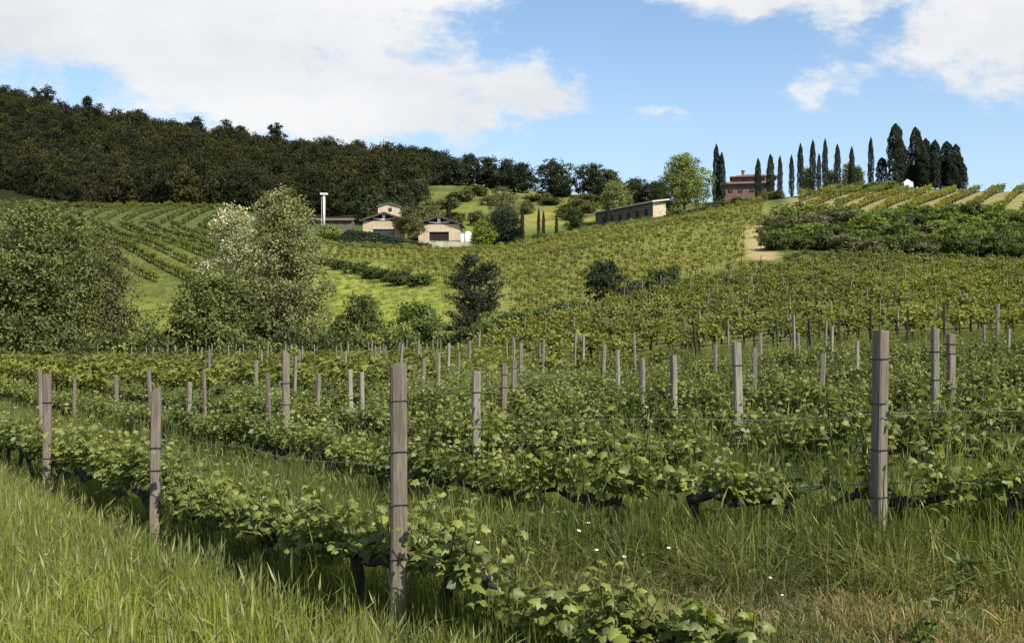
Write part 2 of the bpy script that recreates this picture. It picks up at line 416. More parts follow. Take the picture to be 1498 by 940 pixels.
gxs = np.concatenate([-np.geomspace(150, 5000, 34)[::-1], np.arange(-148, -24, 1.3), np.arange(-24, 24, .34), np.arange(24, 149, 1.3), np.geomspace(150, 5000, 34)])
gys = np.concatenate([-np.geomspace(6, 400, 14)[::-1], np.arange(-4, 24, .34), np.arange(24, 60, .7), np.arange(60, 300, 1.25), np.geomspace(301, 5800, 90)])
GX, GY = np.meshgrid(gxs, gys)
GZ = H(GX, GY)
nx, ny = len(gxs), len(gys)
idx = np.arange(nx * ny).reshape(ny, nx)
gf = np.stack([idx[:-1, :-1], idx[:-1, 1:], idx[1:, 1:], idx[1:, :-1]], -1).reshape(-1, 4)
m, g, out = mat('hillside_ground')
at = g.n('ShaderNodeAttribute', attribute_name='tint').outputs['Color']
pos = g.n('ShaderNodeNewGeometry').outputs['Position']
nA = g.noise(pos, .35, 8, .65); nB = g.noise(pos, 3.0, 8, .7); nC = g.noise(pos, 18.0, 6, .7)
c = g.mix(1.0, at, g.ramp(nA, [(.3, (.72, .78, .8)), (.7, (1.25, 1.18, 1.1))]), 'MULTIPLY')
c = g.mix(1.0, c, g.ramp(nB, [(.3, (.62, .66, .66)), (.7, (1.38, 1.3, 1.2))]), 'MULTIPLY')
c = g.mix(1.0, c, g.ramp(nC, [(.3, (.68, .68, .68)), (.7, (1.3, 1.3, 1.3))]), 'MULTIPLY')
p = g.n('ShaderNodeBsdfPrincipled'); g.put(p.inputs['Base Color'], c); p.inputs['Roughness'].default_value = .95; p.inputs['Specular IOR Level'].default_value = .1
b = g.n('ShaderNodeBump'); b.inputs['Strength'].default_value = .8; b.inputs['Distance'].default_value = .25
g.put(b.inputs['Height'], g.m('ADD', nB, g.m('MULTIPLY', nC, .4))); g.nt.links.new(b.outputs[0], p.inputs['Normal'])
g.nt.links.new(p.outputs[0], out.inputs[0])
M['ground'] = m
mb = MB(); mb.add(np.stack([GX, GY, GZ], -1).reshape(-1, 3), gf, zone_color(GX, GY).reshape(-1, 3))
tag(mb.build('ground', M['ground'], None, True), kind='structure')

# ------------------------------------------------------------------ trees
def lobes_for(rx, z0, z1, n, rg, top=0.6, jitter=.75):
    """a crown as overlapping lobes between heights z0 and z1"""
    L = []
    for i in range(n):
        t = (i + rg.uniform(.1, .9)) / n
        z = z0 + (z1 - z0) * t
        prof = math.sin(math.pi * min(1, .16 + .80 * t ** (1.0 / (1 + top)))) ** .75
        a = i * 2.4 + rg.uniform(-.5, .5); r = rx * prof * rg.uniform(.25, jitter)
        s = rx * prof * rg.uniform(.42, .62) + .06 * (z1 - z0)
        z = min(max(z, z0 + s * .6), z1 - s * .75)
        L.append((r * math.cos(a), r * math.sin(a), z, s, s * rg.uniform(.75, 1.0)))
    L.append((0, 0, z0 + .45 * (z1 - z0), rx * .55, (z1 - z0) * .34))
    L.append((0, 0, z1 - .2 * (z1 - z0), rx * .38, .2 * (z1 - z0)))
    return L
def crown_mb(L, color, leaf, clump, nleaf, rg, dens=1.0, asp=.62, yellow=.25, depth=.55):
    mb = MB(); color = np.array(color)
    tot = sum(l[3] * l[3] + 1.2 * l[3] * l[4] for l in L)
    for (x, y, z, r, rz) in L:
        k = max(4, int((2.4 if leaf > .2 else 1.9) * dens * (r * r + 1.2 * r * rz) / tot * nleaf / 24)); leaf_s = leaf * (1.0 if leaf > .2 else 1.18)
        d = unit(rg.normal(size=(k, 3)))
        rad = depth + (1.06 - depth) * rg.uniform(0, 1, (k, 1)) ** .5
        cc = np.array([x, y, z]) + d * rad * np.array([r, r, rz])
        f = rg.normal(1.0, .27, (k, 1)).clip(.5, 1.7)
        yl = rg.uniform(0, 1, (k, 1)) ** 2 * yellow
        cl = color * f * (1 + yl * np.array([1.3, .8, .1]))
        C = np.repeat(cc, 24, 0) + rg.normal(size=(k * 24, 3)) * clump * np.array([1, 1, .7])
        Nn = np.repeat(d, 24, 0) * .8 + np.array([0, 0, .45]) + rg.normal(size=(k * 24, 3)) * .75
        cols = np.repeat(cl, 24, 0) * rg.normal(1, .16, (k * 24, 1)).clip(.5, 1.7)
        leaf_quads(mb, C, Nn, leaf_s, asp, cols * 1.15, rg)
    return mb
def trunk_mb(h, r, L, rg, lean=0.0, limbs=8, base=None):
    mb = MB(); n = 7
    ph = rg.uniform(0, 6.28)
    pts = [np.array([lean * t * h + .02 * h * math.sin(3 * t + ph) * t, .02 * h * math.sin(2.3 * t + ph + 1) * t, t * h - (0.25 if t == 0 else 0)]) for t in np.linspace(0, 1, n)]
    mb.tube(pts, [r * 1.35] + [r * (1 - .85 * t) for t in np.linspace(.12, 1, n - 1)], 8)
    for l in L[:limbs]:
        tip = np.array(l[:3]); zb = max(.18 * h, min(tip[2] - .35 * math.hypot(tip[0], tip[1]) - .1 * h, .8 * h))
        k = zb / h * (n - 1); i = int(min(k, n - 2)); b = pts[i] + (pts[i + 1] - pts[i]) * (k - i)
        mid = (b + tip) / 2 + np.array([0, 0, -.06 * h]) + rg.normal(size=3) * .02 * h
        rr = r * (1 - .85 * zb / h) * .55
        mb.tube([b, (b + mid) / 2, mid, (mid + tip) / 2, tip], [rr, rr * .8, rr * .6, rr * .4, rr * .15], 6)
    return mb
def tree(name, label, cat, px, d, top, wpx, color, leaf=.3, clump=.35, nleaf=7000, base_frac=.2, n=12, topk=.6, trunk=None, group=None, seed=0, yellow=.25, material='leaf', dens=1.0, depth=.55, jitter=.75, sink=0.0, lean=0):
    rg = np.random.default_rng(1000 + seed)
    p = G3(px, d); p.z -= sink
    h = Z(top, d) - p.z; rx = wpx / F * d / 2
    o = thing(name, label, cat, p, 0, group)
    L = lobes_for(rx * .92, h * base_frac, h * .985, n, rg, topk, jitter)
    trunk_mb(h * .86, trunk or max(.05, h * .022), L, rg, lean).build('trunk', M['bark'], o, True)
    crown_mb(L, color, leaf, clump, nleaf, rg, dens, yellow=yellow, depth=depth).build('crown', M[material], o)
    return o

def cypress_mesh(rg, fat=.085, blunt=False):
    """unit-height columnar cypress: crown mesh and trunk mesh"""
    mb = MB(); n = 3600
    t = rg.uniform(0, 1, n) ** .8
    prof = np.interp(t, [0, .06, .2, .45, .75, .92, 1], [.6, .9, 1, 1.0, .9, .62, .05] if blunt else [.45, .86, 1, 1.0, .80, .46, .04]) * fat
    a = rg.uniform(0, 2 * math.pi, n)
    rad = prof * (rg.uniform(.35, 1, n) ** .35) * (1 + .12 * np.sin(a * 3 + t * 9) + .10 * np.sin(t * 31 + a))
    C = np.stack([rad * np.cos(a), rad * np.sin(a), .03 + t * .955], 1)
    Nn = np.stack([np.cos(a), np.sin(a), np.full(n, .25)], 1) + rg.normal(size=(n, 3)) * .4
    f = rg.normal(1, .22, (n, 1)).clip(.5, 1.7) * (1 + .35 * np.sin(a * 4 + t * 14))[:, None].clip(.6, 1.5)
    leaf_quads(mb, C, Nn, .034, .34, np.array([.022, .031, .013]) * f, rg, .1, up=(0, 0, 1.0))
    tb = MB(); tb.tube([(0, 0, -.02), (0, 0, .3), (0, 0, .8)], [fat * .2, fat * .16, fat * .04], 6)
    return mb.mesh('cypress_crown', M['leaf']), tb.mesh('cypress_trunk', M['bark'])
CYPB = [cypress_mesh(np.random.default_rng(330 + i), .085, True) for i in range(4)]
CYP = [cypress_mesh(np.random.default_rng(300 + i), .085) for i in range(4)]
def cypress(px, d, top, wpx, label, group=None, seed=0, base=None):
    p = G3(px, d); h = Z(top, d) - p.z
    o = thing('cypress_tree', label, 'cypress', p, seed * 1.7, group)
    w = wpx / F * d; k = w / (.17 * h)
    cr, tr = (CYPB if wpx > 14 else CYP)[seed % 4]
    link('crown', cr, o, scl=(k * h, k * h, h)); link('trunk', tr, o, scl=(h, h, h))
    return o

SHRUBS = []
for i in range(6):
    rg = np.random.default_rng(500 + i)
    L = [(rg.uniform(-.45, .45), rg.uniform(-.4, .4), rg.uniform(.22, .62), rg.uniform(.25, .42), rg.uniform(.2, .34)) for _ in range(7)]
    L.append((0, 0, .35, .5, .35))
    cm = crown_mb(L, (1.25, 1.25, 1.2), .085, .07, 1500, rg, yellow=.4).mesh('shrub_foliage', None)
    tb = MB()
    for l in L[:6]:
        tb.tube([(l[0] * .15, l[1] * .15, -.08), (l[0] * .5, l[1] * .5, l[2] * .5), (l[0], l[1], l[2])], [.03, .02, .008], 5)
    SHRUBS.append((cm, tb.mesh('shrub_stems', M['bark'])))
_tint = {}
def tinted(me, color, key):
    """the same foliage mesh under a leaf colour of its own"""
    k = (me.name, key)
    if k not in _tint:
        m2 = me.copy(); n = len(m2.vertices); a = np.empty(n * 4); at = m2.color_attributes['tint']
        at.data.foreach_get('color', a); a = a.reshape(-1, 4); a[:, :3] *= np.array(color); at.data.foreach_set('color', a.ravel())
        m2.materials.clear(); m2.materials.append(M['leaf']); _tint[k] = m2
    return _tint[k]
def shrub(name, label, cat, px, d, wpx, hm, color, key, group=None, seed=0, dz=0):
    p = G3(px, d); p.z += dz
    o = thing(name, label, cat, p, seed * 2.1, group)
    w = wpx / F * d
    cm, tm = SHRUBS[seed % 6]
    link('foliage', tinted(cm, color, key), o, scl=(w / 1.25, w / 1.25, hm / .95))
    link('stems', tm, o, scl=(w / 1.25, w / 1.25, hm / .95))
    return o

GREEN = (.062, .088, .022); DARK = (.028, .040, .014); OLIVE = (.085, .092, .035); BRIGHT = (.125, .165, .035); PALE = (.20, .21, .11)
# --- the trees along the foot of the near field
tree('broadleaf_tree', 'wide leafy green tree at the end of the valley hedge', 'tree', 58, 103, 300, 225, (.085, .100, .032), .34, .42, 13000, .10, 18, .3, seed=1, jitter=.95)
tree('broadleaf_tree', 'low spreading green tree leaning against the wide leafy tree', 'tree', -10, 99, 372, 150, (.105, .125, .036), .32, .4, 6000, .08, 12, .4, seed=2, jitter=.9)
tree('sparse_tree', 'thin brownish tree with bare branches beside the wide leafy tree', 'tree', 168, 106, 355, 100, (.082, .076, .034), .26, .42, 2600, .12, 12, .5, seed=3, dens=.8, depth=.2)
tree('poplar_tree', 'tall upright poplar with pale glinting leaves in the valley hedge', 'tree', 412, 104, 274, 138, (.165, .175, .072), .27, .34, 15000, .06, 20, .45, seed=4, jitter=.7)
tree('blossoming_tree', 'pale cream flowering tree tucked behind the tall poplar', 'tree', 342, 112, 296, 78, (.33, .33, .21), .27, .34, 6500, .25, 10, .5, seed=5, yellow=.1)
tree('broadleaf_tree', 'rounded mid green tree at the foot of the tall poplar', 'tree', 312, 100, 392, 155, (.115, .135, .038), .3, .38, 9000, .06, 14, .4, seed=6, jitter=.9)
tree('broadleaf_tree', 'small dark round tree in the hedge by the bright meadow', 'tree', 531, 102, 432, 80, (.070, .090, .026), .26, .3, 4200, .08, 9, .4, seed=7, jitter=.9)
tree('broadleaf_tree', 'bushy low green tree between the meadow and the dark conifer', 'tree', 610, 102, 442, 98, (.080, .108, .028), .26, .32, 5000, .06, 10, .4, seed=8, jitter=.95)
# --- the dark conifer
def conifer(px, d, top, wpx, label):
    rg = np.random.default_rng(77); p = G3(px, d); h = Z(top, d) - p.z; rx = wpx / F * d / 2
    o = thing('conifer_tree', label, 'conifer', p)
    tb = MB(); tb.tube([(0, 0, -.3), (0, 0, h * .5), (0, 0, h * .97)], [.2, .13, .03], 8)
    mb = MB()
    for k in range(200):
        t = rg.uniform(.10, .97); a = rg.uniform(0, 6.28)
        ln = rx * np.interp(t, [0, .18, .4, .7, 1], [.95, 1, .74, .64, .22]) * rg.uniform(.6, 1.12)
        rise = rg.uniform(.05, .5) * ln
        b0 = np.array([(.16 if k % 3 == 0 else -.06) * rx * (t > .45) * 2, 0, t * h * (.93 if k % 3 == 0 else 1)]); e = b0 + np.array([math.cos(a) * ln, math.sin(a) * ln, rise])
        tb.tube([b0, (b0 + e) / 2 - np.array([0, 0, .05 * ln]), e], [.045, .03, .008], 5)
        m_ = 58; s = rg.uniform(.2, 1.04, m_)[:, None]
        C = b0 + (e - b0) * s + rg.normal(size=(m_, 3)) * (.10 + .16 * (1 - s)) * np.array([1, 1, .8])
        f = rg.normal(1, .25) * rg.normal(1, .2, (m_, 1)).clip(.5, 1.6)
        leaf_quads(mb, C, rg.normal(size=(m_, 3)) + np.array([0, 0, .8]), .30, .3, np.array([.040, .047, .024]) * f, rg, .05, up=unit(e - b0) + np.array([0, 0, .35]))
    tb.build('trunk', M['bark'], o, True); mb.build('crown', M['leaf'], o)
conifer(694, 104, 374, 108, 'dark shaggy conifer standing alone at the end of the valley hedge')
shrub('bush', 'very dark dense bush pressed against the shaggy conifer', 'bush', 655, 103, 62, 3.6, DARK, 'dark', None, 2)
# undergrowth of the valley hedge
k = 0
for px in np.arange(-30, 745, 21):
    k += 1
    cl = [(.062, .082, .024), (.098, .120, .034), (.045, .058, .02)][k % 3]
    shrub('hedge_shrub', ['mid green', 'light green', 'dark green'][k % 3] + ' undergrowth shrub in the hedge at the foot of the field', 'shrub', px + rng.uniform(-9, 9), 99.5 + rng.uniform(-2.5, 3.5), rng.uniform(42, 72), rng.uniform(2.8, 4.8) * (.7 if px > 640 else 1), cl, 'h%d' % (k % 3), 'undergrowth of the valley hedge', k)
# gully bushes between the two vineyards
tree('round_tree', 'dark round-headed small tree alone in the gully between two vineyards', 'tree', 882, 108, 381, 70, (.034, .044, .016), .2, .2, 3000, .36, 7, .25, seed=23, jitter=1.15)
for i, (px, dd, w, h, c_, kk) in enumerate([(935, 112, 46, 2.3, (.045, .062, .02), 'g1'), (968, 114, 40, 2.6, (.036, .052, .017), 'g2'), (912, 109, 36, 2.2, (.06, .066, .04), 'g3'), (985, 117, 26, 2.4, (.045, .062, .02), 'g1'),
                                            (858, 106, 40, 1.9, (.085, .11, .03), 'g4'), (825, 105, 52, 2.3, (.055, .075, .022), 'g5'), (790, 104, 50, 2.2, (.06, .085, .022), 'g5'), (762, 104, 46, 2.3, (.055, .075, .022), 'g5'), (735, 104, 40, 2.4, (.045, .06, .02), 'g1')]):
    shrub('gully_bush', 'low bush in the gully below the sunny hillside vineyard', 'bush', px, dd, w, h, c_, kk, 'bushes in the gully', i)
# diagonal scrub bank across the meadow
for i, (px, dd, w, h) in enumerate([(478, 196, 34, 1.6), (500, 190, 36, 2.0), (522, 184, 36, 2.2), (545, 176, 40, 2.2), (566, 170, 40, 2.4), (588, 164, 44, 2.5), (610, 158, 40, 2.2), (462, 201, 26, 1.4)]):
    shrub('bank_shrub', 'scrubby dark shrub on the bank crossing the bright meadow', 'shrub', px, dd, w, h, (.05, .066, .02), 'bk', 'scrub on the meadow bank', i)
# brush belt below the upper right vineyard
k = 0
for dd in (155, 162, 170, 178, 184):
    for px in np.arange(1142, 1560, 30):
        k += 1
        c_, kk = [((.072, .105, .024), 'b0'), ((.048, .068, .018), 'b1'), ((.100, .135, .030), 'b2'), ((.080, .085, .050), 'b3')][int(rng.integers(0, 4)) if dd > 156 else int(rng.choice([1, 3, 1]))]
        shrub('thicket_shrub', {'b0': 'mid green', 'b1': 'dark green', 'b2': 'bright green', 'b3': 'greyish'}[kk] + ' shrub in the thicket, ' + ('along its lower edge by the vines' if dd < 160 else 'along its upper edge' if dd > 180 else 'in its middle below the upper vineyard'), 'shrub', px + rng.uniform(-14, 14), dd + rng.uniform(-3, 3), rng.uniform(38, 62), rng.uniform(2.2, 3.6), c_, kk, 'thicket on the right slope', k)
# --- trees around the houses and on the far slope: label, px, distance, top row, width px, colour
back = [
    ('round_tree', 'big round bright green tree beside the long barn', 1001, 246, 225, 74, (.150, .180, .045), 9000, .2),
    ('round_tree', 'light green tree rising behind the left end of the long barn', 899, 268, 264, 50, (.125, .150, .050), 4000, .2),
    ('dark_tree', 'large dark round tree on the skyline, widest of that line', 810, 335, 233, 66, (.024, .032, .012), 4000, .12),
    ('dark_tree', 'dark tree next to the widest dark skyline tree', 866, 332, 239, 52, (.024, .033, .013), 3600, .12),
    ('dark_tree', 'olive tinged tree at the end of the dark skyline row', 893, 322, 249, 44, (.045, .052, .02), 3000, .12),
    ('distant_tree', 'small blue green tree on the ridge left of the bright round tree', 930, 305, 260, 44, (.035, .045, .02), 2600, .1),
    ('distant_tree', 'smaller dark tree squeezed beside the bright round tree', 958, 300, 266, 34, (.028, .036, .016), 2200, .1),
    ('distant_tree', 'dark green tree at the right foot of the bright round tree', 968, 268, 262, 30, (.028, .038, .015), 2200, .1),
    ('round_tree', 'olive coloured tree standing between the two stone houses', 598, 259, 303, 44, (.088, .094, .034), 3000, .3),
    ('round_tree', 'yellow green tree behind the gap between the two stone houses', 625, 275, 293, 46, (.110, .125, .042), 3000, .2),
    ('dome_tree', 'large dark dome shaped tree right of the white tank', 737, 250, 307, 66, (.022, .032, .014), 5200, .03),
    ('cone_bush', 'lime green cone shaped bush between the white tank and the dome tree', 707, 247, 322, 34, (.135, .175, .028), 3000, .02),
    ('round_tree', 'pale olive tree behind the dark dome shaped tree', 736, 268, 274, 52, (.125, .135, .060), 3000, .2),
    ('round_bush', 'small round dark tree on the yellow meadow', 841, 262, 304, 30, (.04, .052, .018), 1800, .05),
    ('distant_tree', 'leafy tree on the slope above the low brown shed', 540, 290, 272, 48, (.048, .060, .022), 2600, .1),
    ('distant_tree', 'grey green tree above the small stone tower', 580, 292, 265, 52, (.045, .056, .022), 2600, .1),
    ('distant_tree', 'dark tree on the slope behind the second stone house', 616, 296, 262, 40, (.040, .050, .02), 2200, .1),
    ('round_bush', 'lime green bush growing at the left end of the long hedge', 484, 252, 332, 40, (.13, .16, .035), 2200, .02),
]
for i, (nm, lb, px, dd, top, w, c_, nl, bf) in enumerate(back):
    tree(nm, lb, 'bush' if 'bush' in nm else 'tree', px, dd, top, w, c_, .36 if dd < 280 else .5, .4, nl, bf, 11, .25 if 'dark' in nm or 'dome' in nm else .5, seed=40 + i, jitter=.85)
# skyline trees at the end of the wood
for i, (px, dd, top, w) in enumerate([(606, 385, 222, 44), (632, 380, 220, 40), (663, 372, 232, 44), (688, 376, 226, 46), (715, 374, 230, 40), (740, 372, 233, 44), (763, 366, 237, 36)]):
    tree('skyline_tree', 'dark tree on the skyline between the wood and the round skyline trees', 'tree', px, dd, top, w, (.024, .033, .014), .6, .5, 2600, .08, 10, .35, seed=70 + i, group='trees on the skyline beyond the stone houses', jitter=.9, yellow=.1)
for i, (px, dd, top, w) in enumerate([(62, 452, 124, 56), (128, 452, 140, 20), (200, 440, 160, 34), (188, 446, 166, 24), (330, 440, 176, 46), (352, 445, 182, 22), (405, 436, 180, 30), (288, 442, 172, 40)]):
    tree('ridge_tree', 'dark tree standing above the crest of the wooded hill', 'tree', px, dd, top, w, (.018, .024, .010), .7, .5, 2000, .2, 9, .35, seed=90 + i, group='trees breaking the crest of the wooded hill', jitter=.9, yellow=.05)
# scattered bushes on the far green slope
for i in range(26):
    px = rng.uniform(625, 880); dd = rng.uniform(282, 345)
    shrub('slope_bush', 'small dark bush on the green slope behind the stone houses', 'bush', px, dd, rng.uniform(16, 38), rng.uniform(1.6, 4.2), (.065, .075, .026), 'sb', 'bushes on the far green slope', i)
# shrubs along the top edge of the sunny vineyard
k = 0
for px in np.arange(765, 1140, 11):
    k += 1
    shrub('border_shrub', 'leafy shrub in the hedge along the top of the sunny vineyard', 'shrub', px + rng.uniform(-4, 4), 239.5 + rng.uniform(-1, 2), rng.uniform(14, 25), rng.uniform(1.3, 2.6) * (.62 if 865 < px < 985 else 1), [(.06, .08, .024), (.085, .105, .03), (.04, .052, .018)][k % 3], 'e%d' % (k % 3), 'hedge above the sunny vineyard', k)
for i, px in enumerate(np.arange(1215, 1312, 13)):
    shrub('crest_shrub', 'bright green shrub along the crest below the row of cypresses', 'shrub', px, 247 + rng.uniform(-1, 1), rng.uniform(18, 28), rng.uniform(1.6, 2.6), (.09, .115, .03), 'cr', 'shrubs on the crest below the cypresses', i)
shrub('bush', 'lone dark bush at the bend of the bare track', 'bush', 1168, 200, 26, 2.4, (.035, .048, .016), 'lone', None, 3)
# --- cypresses
cyp_row = [(1109, 231, 10), (1127, 225, 12), (1141, 227, 8), (1158, 226, 8), (1171, 209, 10), (1189, 204, 10), (1207, 202, 9), (1225, 210, 10), (1246, 214, 9), (1274, 200, 9)]
for i, (px, top, w) in enumerate(cyp_row):
    cypress(px, 256, top, w, '%s slim cypress along the crest counted from the red villa' % ['first', 'second', 'third', 'fourth', 'fifth', 'sixth', 'seventh', 'eighth', 'ninth', 'tenth'][i], 'row of slim cypresses on the crest', i)
cyp_clump = [(1310, 180, 23), (1339, 185, 19), (1354, 202, 19), (1368, 204, 16), (1385, 206, 21), (1398, 210, 17), (1409, 238, 13), (1325, 218, 17), (1331, 240, 22), (1350, 222, 20), (1376, 228, 22), (1361, 214, 16), (1392, 222, 20), (1316, 200, 18), (1345, 194, 14), (1403, 226, 16)]
for i, (px, top, w) in enumerate(cyp_clump):
    cypress(px, 254 + 3 * (i % 3), top, w, ['tallest and broadest dark cypress of the clump beside the white tent', 'second tallest broad cypress of the clump on the crest', None, None, None, None, 'shortest outermost cypress at the open end of the broad clump'][i] if i in (0, 1, 6) else 'broad dark cypress in the close clump on the crest', 'clump of broad cypresses on the crest', i)
cypress(1290, 257, 230, 16, 'short bushy cypress between the slim row and the broad clump', None, 1)
cypress(1048, 252, 210, 12, 'tall cypress of the close pair beside the red villa', None, 2)
cypress(1056, 251, 222, 11, 'shorter cypress of the close pair beside the red villa', None, 3)
cypress(1198, 262, 224, 7, 'thin pale cypress set back behind the crest row', None, 1)
for i, (px, dd, top, w, lb) in enumerate([(657, 272, 284, 8, 'slender dark cypress behind the second stone house'), (764, 246, 300, 6, 'thin cypress at the right edge of the dark dome tree'), (889, 238, 296, 7, 'narrow cypress standing against the front of the long barn')]):
    cypress(px, dd, top, w, lb, None, i)
for i, (px, top) in enumerate([(788, 304), (795, 308), (814, 314)]):
    cypress(px, 245, top, 5, 'young thin cypress below the yellow meadow', 'young cypresses below the yellow meadow', i)
for i, (px, top, w) in enumerate([(1240, 240, 26), (1255, 244, 22), (1182, 246, 14), (1216, 250, 16)]):
    tree('crest_tree', 'light green tree half hidden behind the slim cypresses', 'tree', px, 275, top, w, (.085, .105, .035), .4, .4, 1500, .15, 8, .5, seed=120 + i, group='trees behind the slim cypresses')

# --- the wood on the far hill: one mass
wood = []
for i in range(7):
    rg = np.random.default_rng(700 + i)
    hh = rg.uniform(9, 13); L = lobes_for(hh * .36, hh * .12, hh, 10, rg, .3, .9)
    mbw = crown_mb(L, [(.024, .0285, .0105), (.032, .0355, .0125), (.0195, .0255, .010), (.038, .038, .0145)][i % 4], .56, .62, 1750, rg, yellow=.2)  # leaf colours kept dark to carry the cloud shadow over the hill
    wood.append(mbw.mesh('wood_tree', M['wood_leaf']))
pts = []
wr = np.random.default_rng(42)
for dd in np.arange(287, 480, 5.6):
    step = 5.4
    for x in np.arange(X(-330, dd), X(655, dd), step):
        xx = x + wr.uniform(-2, 2); yy = dd + wr.uniform(-2, 2); u = CX + F * xx / yy
        lo = np.interp(u, [-400, 0, 60, 110, 330, 420, 520, 600, 640], [318, 318, 312, 288, 288, 296, 308, 336, 372])
        if yy < lo: continue
        pts.append((xx, yy, Hs(xx, yy) - .6))
pts = np.array(pts); n = len(pts)
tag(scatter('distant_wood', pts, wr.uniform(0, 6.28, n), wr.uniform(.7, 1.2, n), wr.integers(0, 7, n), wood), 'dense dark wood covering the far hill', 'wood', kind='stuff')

# ------------------------------------------------------------------ buildings
def house(label, px, d, wm, zbase, eave, ridge, depth, wall_mat, op, rz=0.0):
    """gabled stone house, gable to the camera; op = (x0, x1, z0, z1, kind)"""
    p = G3(px, d); p.z = zbase
    o = thing('stone_house', label, 'house', p, rz)
    hw = wm / 2; x0, x1, z0, z1, kind = op
    w = MB()                                                    # front wall built round its opening
    w.box(-hw, x0, 0, .5, -1.5, eave); w.box(x1, hw, 0, .5, -1.5, eave)
    w.box(x0, x1, 0, .5, z1, eave)
    if z0 > -1.4: w.box(x0, x1, 0, .5, -1.5, z0)
    w.build('wall', M[wall_mat], o)
    s = MB(); s.box(-hw, -hw + .5, .5, depth, -1.5, eave); s.build('wall', M[wall_mat], o)
    s = MB(); s.box(hw - .5, hw, .5, depth, -1.5, eave); s.build('wall', M[wall_mat], o)
    s = MB(); s.box(-hw + .5, hw - .5, depth - .5, depth, -1.5, eave); s.build('wall', M[wall_mat], o)
    # recessed door or window
    f = MB(); t = .16
    f.box(x0, x0 + t, .22, .42, z0, z1); f.box(x1 - t, x1, .22, .42, z0, z1); f.box(x0 + t, x1 - t, .22, .42, z1 - t, z1)
    f.box(x0 + t, x1 - t, .22, .42, z0, z0 + t)
    if kind == 'window':
        wf = f.build('window', M['timber'], o)
        nn = 3; ww = (x1 - x0 - 2 * t) / nn
        for i in range(nn):
            MB().box(x0 + t + i * ww + .06, x0 + t + (i + 1) * ww - .06, .32, .36, z0 + t, z1 - t).build('pane', M['glass'], wf)
            if i: MB().box(x0 + t + i * ww - .06, x0 + t + i * ww + .06, .26, .42, z0 + t, z1 - t).build('mullion', M['timber'], wf)
        MB().box(x0 - .15, x1 + .15, -.12, .2, z0 - .18, z0 - .003).build('sill', M['stone_low'], wf)
    else:
        df = f.build('door_frame', M['timber'], o)
        nn = 4; ww = (x1 - x0 - 2 * t) / nn
        for i in range(nn): MB().box(x0 + t + i * ww + .02, x0 + t + (i + 1) * ww - .02, .3, .38, z0 + t, z1 - t).build('door_leaf', M['door'], df)
    MB().box(x0 - .3, x1 + .3, -.06, .25, z1 + .003, z1 + .35).build('lintel', M['stone_low'], o)
    # set-back gable, roof slopes and the truss in the open gable
    gb = MB(); gb.add([(-hw, .9, eave), (hw, .9, eave), (0, .9, ridge - .1), (-hw, 1.2, eave), (hw, 1.2, eave), (0, 1.2, ridge - .1)], [(0, 1, 2), (5, 4, 3)])
    gb.build('gable_panel', M['timber'], o)
    ov = .7; rr = MB(); sl = (ridge - eave) / hw
    for sgn in (-1, 1):
        xa, za = sgn * (hw + ov), eave - ov * sl
        V = [(xa, -.8, za), (0, -.8, ridge), (0, depth + .6, ridge), (xa, depth + .6, za)]
        V += [(a, b_, c_ + .28) for a, b_, c_ in V]
        q = MB().add(V, [(0, 1, 2, 3), (7, 6, 5, 4), (0, 4, 5, 1), (1, 5, 6, 2), (2, 6, 7, 3), (3, 7, 4, 0)])
        q.build('roof', M['roof'], o)
    tr = MB()
    tr.box(-.35, .35, .0, .35, eave + .02, ridge - .18); tr.build('king_post', M['white'], o)
    for sgn in (-1, 1):
        br = MB(); br.tube([(sgn * .35, .2, eave + .25), (sgn * hw * .52, .2, eave + .52 * (ridge - eave) * .75)], [.2, .2], 4); br.build('brace', M['white'], o)
    MB().box(-hw - .2, hw + .2, -.05, .45, eave + .003, eave + .22).build('tie_beam', M['timber'], o)
    # coping of single roof-edge tiles along the gable
    n = 12
    for sgn in (-1, 1):
        for i in range(n):
            a = i / n * (hw + ov); b_ = (i + .92) / n * (hw + ov)
            za, zb = ridge - a * sl + .285, ridge - b_ * sl + .285
            MB().add([(sgn * a, -.86, za), (sgn * b_, -.86, zb), (sgn * b_, -.4, zb), (sgn * a, -.4, za), (sgn * a, -.86, za + .12), (sgn * b_, -.86, zb + .12), (sgn * b_, -.4, zb + .12), (sgn * a, -.4, za + .12)],
                     [(0, 1, 2, 3), (7, 6, 5, 4), (0, 4, 5, 1), (1, 5, 6, 2), (2, 6, 7, 3), (3, 7, 4, 0)]).build('edge_tile', M['roof'], o)
    return o
s = 262 / F
house('sandstone house with a wide dark window under its open gable', 561.5, 262, 61 * s, Z(350, 262), 27 * s, 37.5 * s, 10, 'stone', (-2.6, 2.5, 6 * s, 15 * s, 'window'), R(3))
house('sandstone house with a wide maroon garage door beside the white tank', 642, 261, 60 * s, Z(354, 261), 26 * s, 36 * s, 10, 'stone', (-2.3, 2.4, .3, 15 * s, 'door'), R(-2))
